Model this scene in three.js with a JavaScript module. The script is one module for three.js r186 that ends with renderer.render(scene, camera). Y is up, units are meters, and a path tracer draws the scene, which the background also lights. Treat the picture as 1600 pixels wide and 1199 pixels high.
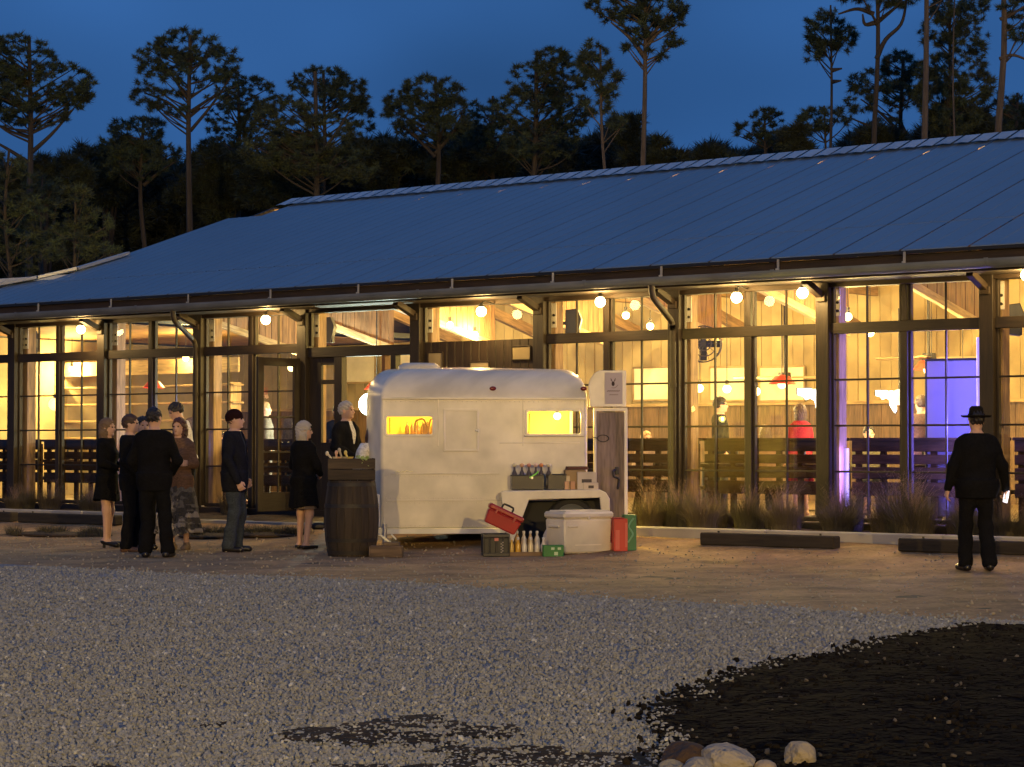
import * as THREE from 'three';
import { mergeGeometries } from 'three/addons/utils/BufferGeometryUtils.js';
import { RectAreaLightUniformsLib } from 'three/addons/lights/RectAreaLightUniformsLib.js';
RectAreaLightUniformsLib.init();

// ---------- camera, sky, light, exposure ----------
const scene = new THREE.Scene();
const CAM = new THREE.Vector3(16.214, 1.374, 25.365), YAW = -0.6462, PITCH = 0.0283, FPX = 3350;
const camera = new THREE.PerspectiveCamera(2 * Math.atan(599.5 / FPX) * 180 / Math.PI, 1600 / 1199, 0.1, 2000);
camera.rotation.order = 'YXZ'; camera.rotation.set(PITCH, -YAW, 0); camera.position.copy(CAM);
const renderer = new THREE.WebGLRenderer({ antialias: true });
renderer.setSize(1024, 767); renderer.toneMapping = THREE.LinearToneMapping; renderer.toneMappingExposure = 1;
renderer.shadowMap.enabled = true;

const SKY = [0.036, 0.130, 0.37];           // dusk blue, linear
const LOT_LAMP = 13500, LOT_COLOR = [1, 0.64, 0.19];
const HALL_LAMP = 24, HALL_COLOR = [1, 0.70, 0.21];

let seed = 7;
const rnd = () => { seed = (seed * 1664525 + 1013904223) >>> 0; return seed / 4294967296; };
const rr = (a, b) => a + (b - a) * rnd();
const clamp = (x, a = 0, b = 1) => Math.min(b, Math.max(a, x));
const sm = (a, b, x) => { const t = clamp((x - a) / (b - a)); return t * t * (3 - 2 * t); };
const mix = (a, b, t) => a + (b - a) * t;
const hash = (x, y, s = 0) => { let n = (x * 374761393 + y * 668265263 + s * 974634777) | 0; n = Math.imul(n ^ (n >>> 13), 1274126177); return ((n ^ (n >>> 16)) >>> 0) / 4294967296; };
function vn(x, y, per, s = 0) {              // tiling value noise
  const i = Math.floor(x), j = Math.floor(y), u = x - i, v = y - j, a = u * u * (3 - 2 * u), b = v * v * (3 - 2 * v);
  const w = (k) => per ? ((k % per) + per) % per : k;
  return mix(mix(hash(w(i), w(j), s), hash(w(i + 1), w(j), s), a), mix(hash(w(i), w(j + 1), s), hash(w(i + 1), w(j + 1), s), a), b);
}
function fbm(x, y, per, oct = 4, s = 0) { let t = 0, a = 0.5, n = 0; for (let k = 0; k < oct; k++) { t += a * vn(x, y, per, s + k); n += a; a *= 0.5; x *= 2; y *= 2; per = per * 2; } return t / n; }

{ // dusk sky: an even deep blue with faint soft cloud, a little paler low down
  const W = 512, H = 256, d = new Float32Array(W * H * 4);
  for (let j = 0; j < H; j++) for (let i = 0; i < W; i++) {
    const el = ((j + 0.5) / H - 0.5) * 180, k = (j * W + i) * 4;
    const c = 0.92 + 0.75 * (fbm(i / W * 32, j / H * 40, 32, 4, 3) - 0.5) + 0.3 * (fbm(i / W * 48, j / H * 40, 48, 3, 9) - 0.5);
    const low = 1 - 0.12 * Math.exp(-Math.abs(el) / 6);
    const g = c * low * (el < 0 ? 0.35 : 1);
    d[k] = SKY[0] * g; d[k + 1] = SKY[1] * g; d[k + 2] = SKY[2] * g; d[k + 3] = 1;
  }
  const t = new THREE.DataTexture(d, W, H, THREE.RGBAFormat, THREE.FloatType);
  t.mapping = THREE.EquirectangularReflectionMapping; t.magFilter = t.minFilter = THREE.LinearFilter; t.needsUpdate = true;
  scene.background = t; scene.environment = t; scene.environmentIntensity = 1;
}
{ // the last afterglow in the west, behind the camera: almost nothing left of it
  const sun = new THREE.DirectionalLight(new THREE.Color(0.75, 0.85, 1), 0.02);
  sun.position.set(60, 30, 80); sun.target.position.set(0, 0, 0); sun.shadow.radius = 40; sun.castShadow = true;
  Object.assign(sun.shadow.camera, { left: -50, right: 50, top: 40, bottom: -20, far: 250 });
  scene.add(sun, sun.target);
}

// ---------- helpers ----------
const RT = new THREE.Vector3(Math.cos(YAW), 0, Math.sin(YAW)), FW0 = new THREE.Vector3(Math.sin(YAW), 0, -Math.cos(YAW));
const UPV = new THREE.Vector3(0, 1, 0);
const FW = FW0.clone().multiplyScalar(Math.cos(PITCH)).addScaledVector(UPV, Math.sin(PITCH));
const UP2 = UPV.clone().multiplyScalar(Math.cos(PITCH)).addScaledVector(FW0, -Math.sin(PITCH));
const at = (x, y, d) => CAM.clone().addScaledVector(RT, (x - 800) / FPX * d).addScaledVector(UP2, -(y - 599.5) / FPX * d).addScaledVector(FW, d); // a measured pixel at a distance
const atZ = (x, y, z) => { const r = at(x, y, 1).sub(CAM); return CAM.clone().addScaledVector(r, (z - CAM.z) / r.z); };
const groundY = (x, z) => 0.2 * sm(4.6, 1.3, z);
const onGround = (x, y) => { let Y = 0, p; for (let k = 0; k < 30; k++) { const r = at(x, y, 1).sub(CAM); p = CAM.clone().addScaledVector(r, (Y - CAM.y) / r.y); Y = 0.5 * Y + 0.5 * groundY(p.x, p.z); } return p; };
const names = {};
const numbered = (n) => { names[n] = (names[n] ?? -1) + 1; return names[n] ? n + '_' + String(names[n]).padStart(3, '0') : n; };
function tag(o, label, category, group) { o.userData.label = label; o.userData.category = category; if (group) o.userData.group = group; return o; }
function thing(name, label, category, p = [0, 0, 0], ry = 0, group) {
  const o = new THREE.Group(); o.name = numbered(name); if (p.isVector3) o.position.copy(p); else o.position.set(...p);
  o.rotation.y = ry; scene.add(o); return tag(o, label, category, group);
}
function part(parent, name, geo, m, p, ry) {
  const o = new THREE.Mesh(Array.isArray(geo) ? merge(geo) : geo, m); o.name = parent === scene ? numbered(name) : name;
  if (p) { if (p.isVector3) o.position.copy(p); else o.position.set(...p); } if (ry) o.rotation.y = ry;
  o.castShadow = o.receiveShadow = true; parent.add(o); return o;
}
const group = (parent, name, p) => { const g = new THREE.Group(); g.name = name; if (p) g.position.set(...p); parent.add(g); return g; };
function merge(list) {
  const a = list.map((g) => { let q = g.index ? g.toNonIndexed() : g; for (const k of Object.keys(q.attributes)) if (!['position', 'normal', 'uv'].includes(k)) q.deleteAttribute(k); if (!q.attributes.normal) q.computeVertexNormals(); if (!q.attributes.uv) q.setAttribute('uv', new THREE.BufferAttribute(new Float32Array(q.attributes.position.count * 2), 2)); return q; });
  return a.length === 1 ? a[0] : mergeGeometries(a);
}
function buv(geo, ox = 0, oy = 0) {           // uv in metres, by the way each face looks
  const g = geo.index ? geo.toNonIndexed() : geo; if (!g.attributes.normal) g.computeVertexNormals();
  const p = g.attributes.position, uv = new Float32Array(p.count * 2), a = new THREE.Vector3(), b = new THREE.Vector3(), c = new THREE.Vector3();
  for (let i = 0; i < p.count; i += 3) {
    a.fromBufferAttribute(p, i); b.fromBufferAttribute(p, i + 1).sub(a); c.fromBufferAttribute(p, i + 2).sub(a); b.cross(c);
    const x = Math.abs(b.x), y = Math.abs(b.y), z = Math.abs(b.z);
    for (let k = i; k < i + 3; k++) {
      const P = [p.getX(k), p.getY(k), p.getZ(k)], q = y >= x && y >= z ? [P[0], P[2]] : x >= z ? [P[2], P[1]] : [P[0], P[1]];
      uv[2 * k] = q[0] + ox; uv[2 * k + 1] = q[1] + oy;
    }
  }
  g.setAttribute('uv', new THREE.BufferAttribute(uv, 2)); return g;
}
function cbox(w, h, d, x = 0, y = 0, z = 0, ch = 0.006, along) {   // box with bevelled edges, centred
  ch = Math.min(ch, w / 3, h / 3, d / 3);
  const X = w / 2, Y = h / 2, Z = d / 2, pos = [], v = (s, k) => [s[0] * (k === 0 ? X : X - ch), s[1] * (k === 1 ? Y : Y - ch), s[2] * (k === 2 ? Z : Z - ch)];
  const tri = (a, b, c) => { const n = new THREE.Vector3().subVectors(new THREE.Vector3(...b), new THREE.Vector3(...a)).cross(new THREE.Vector3().subVectors(new THREE.Vector3(...c), new THREE.Vector3(...a))); const m = [(a[0] + b[0] + c[0]), (a[1] + b[1] + c[1]), (a[2] + b[2] + c[2])]; if (n.x * m[0] + n.y * m[1] + n.z * m[2] < 0) pos.push(...a, ...c, ...b); else pos.push(...a, ...b, ...c); };
  const quad = (a, b, c, e) => { tri(a, b, c); tri(a, c, e); };
  for (let k = 0; k < 3; k++) for (const s of [-1, 1]) { const i = (k + 1) % 3, j = (k + 2) % 3, S = (p, q) => { const r = [0, 0, 0]; r[k] = s; r[i] = p; r[j] = q; return v(r, k); }; quad(S(-1, -1), S(1, -1), S(1, 1), S(-1, 1)); }
  for (let k = 0; k < 3; k++) for (const p of [-1, 1]) for (const q of [-1, 1]) { const i = (k + 1) % 3, j = (k + 2) % 3, S = (t, f) => { const r = [0, 0, 0]; r[k] = t; r[i] = p; r[j] = q; return v(r, f); }; quad(S(-1, i), S(1, i), S(1, j), S(-1, j)); }
  for (const a of [-1, 1]) for (const b of [-1, 1]) for (const c of [-1, 1]) tri(v([a, b, c], 0), v([a, b, c], 1), v([a, b, c], 2));
  const g = new THREE.BufferGeometry(); g.setAttribute('position', new THREE.Float32BufferAttribute(pos, 3)); g.computeVertexNormals();
  buv(g, rnd() * 7, rnd() * 7);
  { const u = g.attributes.uv, N = g.attributes.normal; for (let i = 0; i < u.count; i++) { const ny = Math.abs(N.getY(i)) > 0.7; if ((h > w && h > d && !ny) || (d > w && d > h && ny)) u.setXY(i, u.getY(i), u.getX(i)); } }   // grain runs along the piece
  g.translate(x, y, z); return g;
}
function beam(a, b, w, h) {                    // a timber from a to b (arrays), h in the upright sense
  const A = new THREE.Vector3(...a), Bv = new THREE.Vector3(...b), L = A.distanceTo(Bv), g = cbox(w, h, L, 0, 0, 0, 0.006);
  const o = new THREE.Object3D(); o.position.copy(A).add(Bv).multiplyScalar(0.5); o.lookAt(Bv); o.updateMatrix(); return g.applyMatrix4(o.matrix);
}
function tube(pts, r, seg = 24, rs = 8, closed = false) { return new THREE.TubeGeometry(new THREE.CatmullRomCurve3(pts.map((p) => p.isVector3 ? p : new THREE.Vector3(...p)), closed, 'catmullrom', 0.3), seg, r, rs, closed); }
function cyl(r0, r1, h, x = 0, y = 0, z = 0, n = 16) { return new THREE.CylinderGeometry(r0, r1, h, n).translate(x, y, z); }
const lathe = (pts, n = 20) => new THREE.LatheGeometry(pts.map((p) => new THREE.Vector2(...p)), n);
function prism(shape, depth, bevel = 0.004) { return new THREE.ExtrudeGeometry(shape, { depth, bevelEnabled: bevel > 0, bevelSize: bevel, bevelThickness: bevel, bevelSegments: 1, curveSegments: 10 }); }
const poly = (pts) => new THREE.Shape(pts.map((p) => new THREE.Vector2(...p)));
function rrect(w, h, r, cx = 0, cy = 0, S = new THREE.Shape()) { const x = cx - w / 2, y = cy - h / 2; S.moveTo(x + r, y); S.lineTo(x + w - r, y); S.absarc(x + w - r, y + r, r, -Math.PI / 2, 0); S.lineTo(x + w, y + h - r); S.absarc(x + w - r, y + h - r, r, 0, Math.PI / 2); S.lineTo(x + r, y + h); S.absarc(x + r, y + h - r, r, Math.PI / 2, Math.PI); S.lineTo(x, y + r); S.absarc(x + r, y + r, r, Math.PI, 1.5 * Math.PI); return S; }

// ---------- materials ----------
function tex(n, fn, srgb, rep = 1) {
  const d = new Uint8Array(n * n * 4);
  for (let j = 0; j < n; j++) for (let i = 0; i < n; i++) { const c = fn(i / n, j / n, i, j), k = (j * n + i) * 4; d[k] = clamp(c[0]) * 255; d[k + 1] = clamp(c[1]) * 255; d[k + 2] = clamp(c[2]) * 255; d[k + 3] = 255; }
  const t = new THREE.DataTexture(d, n, n); t.wrapS = t.wrapT = THREE.RepeatWrapping; t.magFilter = THREE.LinearFilter; t.minFilter = THREE.LinearMipmapLinearFilter; t.generateMipmaps = true;
  if (srgb) t.colorSpace = THREE.SRGBColorSpace; t.repeat.set(1 / rep, 1 / rep); t.needsUpdate = true; return t;
}
const g3 = (v) => [v, v, v];
const enc = (v) => Math.pow(clamp(v), 1 / 2.2);
const tint = (base, lo, hi, f) => (u, v, i, j) => { const k = mix(lo, hi, f(u, v, i, j)); return base.map((c) => enc(c * k)); };
function M(rgb, rough = 0.8, o = {}) { const m = new (o.physical ? THREE.MeshPhysicalMaterial : THREE.MeshStandardMaterial)({ roughness: rough, side: THREE.DoubleSide }); m.color.setRGB(...rgb); const { physical, ...r } = o; Object.assign(m, r); return m; }
const dull = (m, k = 0.15) => { const p = new THREE.MeshPhysicalMaterial(); THREE.MeshStandardMaterial.prototype.copy.call(p, m); p.specularIntensity = k; return p; };   // cloth, soil: next to no surface shine
const T = {};
T.grain = tex(512, (u, v) => { const s = fbm(u * 6, v * 60, 6, 4, 2), k = fbm(u * 3, v * 8, 3, 3, 5); return g3(enc(0.55 + 0.55 * (s - 0.5) + 0.5 * (k - 0.5))); }, true, 1.2);
T.grainB = tex(256, (u, v) => g3(fbm(u * 6, v * 60, 6, 4, 2)), false, 1.2);
T.mottle = tex(512, (u, v) => g3(enc(0.72 + 0.5 * (fbm(u * 5, v * 5, 5, 5, 11) - 0.5))), true, 2);
T.sheet = tex(256, (u, v) => g3(enc(0.74 + 0.12 * (fbm(u * 3, v * 3, 3, 4, 15) - 0.5))), true, 3);
T.rough = tex(256, (u, v) => g3(0.5 + 0.7 * (fbm(u * 8, v * 8, 8, 5, 21) - 0.5)), false, 1);
T.cloth = tex(256, (u, v) => g3(enc(0.75 + 0.5 * (fbm(u * 40, v * 40, 40, 2, 31) - 0.5) + 0.35 * (fbm(u * 4, v * 4, 4, 4, 33) - 0.5))), true, 0.5);
T.fine = tex(512, (u, v) => g3(0.6 * fbm(u * 40, v * 40, 40, 3, 41) + 0.4 * fbm(u * 10, v * 10, 10, 3, 43)), false, 1);
const withMap = (rgb, rough, map, o = {}) => M(rgb, rough, { map, ...o });
const wood = (rgb, rough = 0.75) => withMap(rgb.map((c) => c * 1.75), rough, T.grain, { bumpMap: T.grainB, bumpScale: 0.003 });
const mot = (rgb, rough, o) => withMap(rgb.map((c) => c * 1.35), rough, T.mottle, { ...o });
const clothM = (rgb, o = {}) => withMap(rgb.map((c) => c * 1.3), 0.95, T.cloth, { physical: true, specularIntensity: 0.15, ...o });
const glow = (rgb, k) => { const m = M([0.8, 0.75, 0.6], 0.5); m.emissive.setRGB(...rgb); m.emissiveIntensity = k; return m; };
const MT = {
  frame: wood([0.019, 0.012, 0.007], 0.65), beam: wood([0.030, 0.018, 0.009], 0.7), roof: withMap([0.33, 0.40, 0.44], 0.42, T.sheet, { metalness: 0.6, bumpMap: T.mottle, bumpScale: 0.012 }),
  cap: mot([0.50, 0.51, 0.50], 0.45, { metalness: 0.4 }), gutter: mot([0.15, 0.17, 0.20], 0.5, { metalness: 0.2 }), glass: M([0.97, 0.97, 0.95], 0.02, { physical: true, transmission: 1, thickness: 0, ior: 1.5 }),
  plank: wood([0.33, 0.19, 0.085], 0.7), tan: wood([0.34, 0.24, 0.12], 0.75), pale: mot([0.36, 0.28, 0.15], 0.85), wains: wood([0.12, 0.07, 0.035], 0.6), rail: dull(wood([0.034, 0.02, 0.009], 0.9), 0.1), column: wood([0.26, 0.17, 0.09], 0.75),
  strap: mot([0.35, 0.34, 0.32], 0.6), plate: mot([0.72, 0.68, 0.62], 0.5), bolt: M([0.05, 0.045, 0.04], 0.4, { metalness: 0.8 }), floor: mot([0.20, 0.15, 0.10], 0.35), concrete: mot([0.38, 0.35, 0.30], 0.9, { bumpMap: T.rough, bumpScale: 0.004 }), white: mot([0.78, 0.76, 0.70], 0.32),
  black: M([0.012, 0.012, 0.012], 0.5), rubber: mot([0.02, 0.02, 0.02], 0.8), steel: M([0.55, 0.55, 0.55], 0.35, { metalness: 0.9 }), darksteel: M([0.06, 0.055, 0.05], 0.5, { metalness: 0.7 }),
};
// ---------- ground ----------
const struct = (o) => { o.userData.kind = 'structure'; return o; };
function sheet(name, field, x0, x1, z0, z1, step, off, m, bump = () => 0) {    // the part of a grid where field(x, z) > 0, cut along its edge
  const nx = Math.round((x1 - x0) / step), nz = Math.round((z1 - z0) / step), pos = [], idx = [], uv = [], id = new Map(), F = new Float32Array((nx + 1) * (nz + 1));
  for (let j = 0; j <= nz; j++) for (let i = 0; i <= nx; i++) F[j * (nx + 1) + i] = field(x0 + i * step, z0 + j * step);
  const V = (x, z, key) => { if (id.has(key)) return id.get(key); const k = pos.length / 3; pos.push(x, groundY(x, z) + off + bump(x, z), z); uv.push(x, z); id.set(key, k); return k; };
  const cut = (t) => {
    const out = [];
    for (let k = 0; k < 3; k++) { const a = t[k], b = t[(k + 1) % 3], fa = F[a], fb = F[b], pa = [x0 + (a % (nx + 1)) * step, z0 + Math.floor(a / (nx + 1)) * step], pb = [x0 + (b % (nx + 1)) * step, z0 + Math.floor(b / (nx + 1)) * step];
      if (fa > 0) out.push(V(pa[0], pa[1], a));
      if ((fa > 0) !== (fb > 0)) { const s = fa / (fa - fb); out.push(V(mix(pa[0], pb[0], s), mix(pa[1], pb[1], s), Math.min(a, b) * 4e6 + Math.max(a, b) + 1e9)); } }
    for (let k = 2; k < out.length; k++) idx.push(out[0], out[k - 1], out[k]);
  };
  for (let j = 0; j < nz; j++) for (let i = 0; i < nx; i++) { const a = j * (nx + 1) + i, b = a + 1, c = a + nx + 1, d = c + 1; cut([a, c, b]); cut([b, c, d]); }
  const g = new THREE.BufferGeometry(); g.setAttribute('position', new THREE.Float32BufferAttribute(pos, 3)); g.setAttribute('uv', new THREE.Float32BufferAttribute(uv, 2)); g.setIndex(idx); g.computeVertexNormals();
  return struct(part(scene, name, g, m));
}
T.gravel = tex(1024, (u, v, i, j) => { // stones as voronoi cells
  const n = 64, x = u * n, y = v * n, X = Math.floor(x), Y = Math.floor(y); let d1 = 9, d2 = 9, hh = 0;
  for (let a = -1; a <= 1; a++) for (let b = -1; b <= 1; b++) { const cx = ((X + a) % n + n) % n, cy = ((Y + b) % n + n) % n, dx = X + a + hash(cx, cy, 1) - x, dy = Y + b + hash(cx, cy, 2) - y, D = dx * dx + dy * dy; if (D < d1) { d2 = d1; d1 = D; hh = hash(cx, cy, 3); } else if (D < d2) d2 = D; }
  const e = Math.sqrt(d2) - Math.sqrt(d1), k = 0.62 + 0.36 * hh; const big = 0.8 + 0.4 * fbm(u * 5, v * 5, 5, 3, 51); const w = 0.9 + 0.15 * hash(Math.floor(hh * 999), 7, 5);
  const s = k * big * (e < 0.07 ? 0.62 : 1); return [enc(s * 0.6), enc(s * 0.6 * w), enc(s * 0.6 * w)]; }, true, 1.3);
T.gravelB = tex(1024, (u, v) => { const n = 64, x = u * n, y = v * n, X = Math.floor(x), Y = Math.floor(y); let d1 = 9, hh = 0; for (let a = -1; a <= 1; a++) for (let b = -1; b <= 1; b++) { const cx = ((X + a) % n + n) % n, cy = ((Y + b) % n + n) % n, dx = X + a + hash(cx, cy, 1) - x, dy = Y + b + hash(cx, cy, 2) - y, D = dx * dx + dy * dy; if (D < d1) { d1 = D; hh = hash(cx, cy, 4); } } return g3(clamp((0.8 - d1 * 1.6) * (0.5 + 0.5 * hh))); }, false, 1.3);
T.dirt = tex(1024, (u, v) => { const a = fbm(u * 6, v * 6, 6, 6, 61), b = vn(u * 160, v * 160, 160, 62), c = fbm(u * 40, v * 40, 40, 2, 63); const k = 0.45 + 0.75 * (a - 0.5) * 1.3 + 0.28 * b + 0.3 * c; return [enc(0.62 * k), enc(0.53 * k), enc(0.42 * k)]; }, true, 3.1);
T.dirtB = tex(512, (u, v) => g3(0.6 * fbm(u * 60, v * 60, 60, 3, 71) + 0.4 * fbm(u * 10, v * 10, 10, 4, 73)), false, 2.3);
const MG = {
  earth: M([0.14, 0.12, 0.10], 0.97, { physical: true, specularIntensity: 0.1, map: T.dirt, bumpMap: T.dirtB, bumpScale: 0.04 }),
  base: mot([0.045, 0.042, 0.028], 0.95), gravel: M([0.54, 0.57, 0.59], 0.95, { map: T.gravel, bumpMap: T.gravelB, bumpScale: 0.02 }), dirt: M([0.68, 0.48, 0.27], 0.95, { map: T.dirt, bumpMap: T.dirtB, bumpScale: 0.012 }),
  soil: M([0.010, 0.008, 0.0065], 0.97, { physical: true, specularIntensity: 0.1, map: T.dirt, bumpMap: T.dirtB, bumpScale: 0.05 }), bed: M([0.10, 0.075, 0.05], 0.97, { map: T.dirt, bumpMap: T.dirtB, bumpScale: 0.04 }),
};
{
  const xs = [-900, -300, -120, -60, -40], zs = [-900, -300, -120, -60, -30, -15, -5, 0, 1]; for (let x = -30; x <= 30; x += 2) xs.push(x); xs.push(40, 60, 120, 300, 900); for (let z = 1.3; z <= 4.7; z += 0.1) zs.push(z); zs.push(6, 10, 16, 24, 40, 80, 200, 900);
  const pos = [], idx = [], uv = []; for (const z of zs) for (const x of xs) { pos.push(x, groundY(x, z) - 0.012, z); uv.push(x, z); }
  for (let j = 0; j + 1 < zs.length; j++) for (let i = 0; i + 1 < xs.length; i++) { const a = j * xs.length + i, b = a + 1, c = a + xs.length; idx.push(a, c, b, b, c, c + 1); }
  const g = new THREE.BufferGeometry(); g.setAttribute('position', new THREE.Float32BufferAttribute(pos, 3)); g.setAttribute('uv', new THREE.Float32BufferAttribute(uv, 2)); g.setIndex(idx); g.computeVertexNormals();
  struct(part(scene, 'ground', g, MG.base));
}
const edgeN = (x, s) => 0.5 * (fbm(x * 0.5, s, 0, 4, 81) - 0.5) + 0.16 * (fbm(x * 4, s + 3, 0, 3, 83) - 0.5);
const lotEdge = (x) => 9.55 + 0.05 * Math.max(0, x - 2) + edgeN(x, 1.5) * 0.5 - 0.35 * sm(-1, 2.5, x) * sm(6, 2.5, x);   // where the packed dirt meets the gravel
const soilLine = [[10.0, 9.2], [10.9, 9.22], [11.6, 9.3], [12.8, 9.46], [13.95, 9.5], [15.5, 9.92], [16.4, 10.35], [17.6, 11.1], [18.6, 11.9], [22, 13.5]];
function soilX(z) { let k = 0; while (k < soilLine.length - 2 && z > soilLine[k + 1][0]) k++; const [a, b] = [soilLine[k], soilLine[k + 1]]; return mix(a[1], b[1], clamp((z - a[0]) / (b[0] - a[0]))); }
const patches = (x, z) => 0.6 * (fbm(x * 1.1 + 3, z * 1.6, 0, 4, 91) - 0.54);
const soilField = (x, z) => { const edge = x - soilX(z) + 0.25 * (fbm(x * 2, z * 2, 0, 4, 93) - 0.5) + 0.1 * (fbm(x * 9, z * 9, 0, 2, 94) - 0.5); const z0 = z - 10.35 + 0.2 * (fbm(x * 3, 2, 0, 3, 95) - 0.5); return Math.min(edge, z0); };
const patchField = (x, z) => fbm(x * 1.5 + 3, z * 1.5, 0, 5, 91) - 0.55 + 0.5 * (fbm(x * 7, z * 7, 0, 3, 92) - 0.5) * 0.5 - 0.25 * (1 - sm(16.2, 17.2, z)) - 0.3 * (1 - sm(9.0, 9.5, x)) + 0.10 * sm(10.3, 10.9, x) * sm(17, 17.8, z);
sheet('packed_dirt', (x, z) => Math.min(z - 1.9, 12 - z), -16, 11, 1.5, 12.1, 0.1, 0.0, MG.dirt, (x, z) => 0.02 * (fbm(x * 0.8, z * 0.8, 0, 3, 97) - 0.5) + 0.028 * (fbm(x * 2.6, z * 2.6, 0, 3, 96) - 0.5));
sheet('gravel_lot', (x, z) => z - lotEdge(x), -14, 18, 8.8, 27, 0.1, 0.016, MG.gravel, (x, z) => 0.035 * (fbm(x * 0.7, z * 0.7, 0, 3, 99) - 0.5) + 0.012 * (fbm(x * 6, z * 6, 0, 2, 98) - 0.5));
sheet('gravel_lot_beyond', (x, z) => 1, -60, 60, 27, 90, 3, 0.016, MG.gravel);
sheet('dark_soil', soilField, 8.6, 19, 10, 22, 0.06, 0.036, MG.soil, (x, z) => 0.045 * sm(0, 1.2, soilField(x, z)) + 0.04 * sm(0, 0.3, soilField(x, z)) * (fbm(x * 3, z * 3, 0, 4, 101) - 0.5) + 0.02 * (fbm(x * 14, z * 14, 0, 2, 103) - 0.5));
sheet('soil_patch', patchField, 8.8, 13, 15.6, 20, 0.04, 0.026, MG.earth, (x, z) => 0.035 * (fbm(x * 0.7, z * 0.7, 0, 3, 99) - 0.5) + 0.02 * (fbm(x * 14, z * 14, 0, 2, 103) - 0.5));
sheet('planting_bed', (x, z) => Math.min(z - 0.12, 1.86 - z), -22, 14, 0, 2, 0.1, 0.03, MG.bed, (x, z) => 0.06 * (fbm(x * 2, z * 2, 0, 3, 105) - 0.4));

{ // loose stones over the gravel, and litter over the soil
  const stone = (s) => { const g = new THREE.IcosahedronGeometry(1, 0), p = g.attributes.position; for (let i = 0; i < p.count; i++) { const k = 0.75 + 0.5 * hash(Math.round(p.getX(i) * 50), Math.round(p.getY(i) * 50 + p.getZ(i) * 30), s); p.setXYZ(i, p.getX(i) * k * 1.2, p.getY(i) * k * 0.7, p.getZ(i) * k); } g.computeVertexNormals(); return g; };
  const o = new THREE.Object3D(), col = new THREE.Color();
  const scatter = (name, n, place, m, s) => { const list = []; for (let k = 0; k < n; k++) { const p = place(); if (p) list.push(p); }
    const im = new THREE.InstancedMesh(stone(s), m, list.length); im.name = name; im.userData.kind = 'stuff'; im.castShadow = im.receiveShadow = true;
    list.forEach(([x, y, z, r, t], i) => { o.position.set(x, y, z); o.rotation.set(rnd() * 6, rnd() * 6, rnd() * 6); o.scale.set(r, r, r); o.updateMatrix(); im.setMatrixAt(i, o.matrix); im.setColorAt(i, col.setRGB(t[0], t[1], t[2])); }); scene.add(im); };
  const grey = () => { const k = rnd() < 0.04 ? rr(0.34, 0.44) : rr(0.185, 0.28), w = rr(0.92, 1.02); return [k, k * 1.04, k * 1.07 * w]; };
  const ms = M([1, 1, 1], 0.9);
  const inView = () => { const d = 8.6 + 15 * Math.pow(rnd(), 1.25), px = rr(-30, 1630), p = at(px, 700, d); return [p.x, p.z, d]; };
  scatter('loose_gravel', 95000, () => { const [x, z, d] = inView(); if (z < lotEdge(x) - 0.05 + (rnd() < 0.1 ? -0.5 : 0)) return null; const sf = soilField(x, z); if (sf > 0 && rnd() < 0.55 + 2.2 * sf) return null; if (z > 15.6 && sf <= 0 && patchField(x, z) > 0 && rnd() < 0.5) return null; const r = rr(0.005, 0.0125) * (rnd() < 0.06 ? 1.7 : 1) * (d > 15 ? 1.2 : 1); return [x, groundY(x, z) + 0.022 + (sf > 0 ? 0.018 + 0.045 * sm(0, 1.2, sf) : 0) + 0.035 * (fbm(x * 0.7, z * 0.7, 0, 3, 99) - 0.5), z, r, grey()]; }, ms, 1);
  scatter('dirt_pebbles', 2600, () => { const x = rr(-9, 9.5), z = rr(2.8, 10); return [x, groundY(x, z) + 0.004, z, rr(0.006, 0.016), grey().map((c, i) => (0.2 + c * 0.5) * [1, 0.84, 0.62][i])]; }, ms, 2);
  scatter('soil_litter', 420, () => { const x = rr(9.2, 15), z = rr(10.4, 18); if (soilField(x, z) < 0.02) return null; const k = rnd() < 0.15 ? rr(0.15, 0.4) : rr(0.03, 0.12); return [x, groundY(x, z) + 0.04 + 0.045 * sm(0, 1.2, soilField(x, z)), z, rr(0.004, 0.014), [k, k * 0.85, k * 0.65]]; }, ms, 3);
  scatter('soil_clods', 9000, () => { const x = rr(9.2, 15), z = rr(10.4, 19), f = soilField(x, z); if (f < -0.3 * rnd() * rnd()) return null; const k = rr(0.006, 0.016); return [x, groundY(x, z) + 0.03 + 0.045 * sm(0, 1.2, f), z, rr(0.005, 0.019) * (rnd() < 0.04 ? 1.8 : 1), [k, k * 0.85, k * 0.7]]; }, dull(M([1, 1, 1], 0.95)), 4);
}

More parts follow.
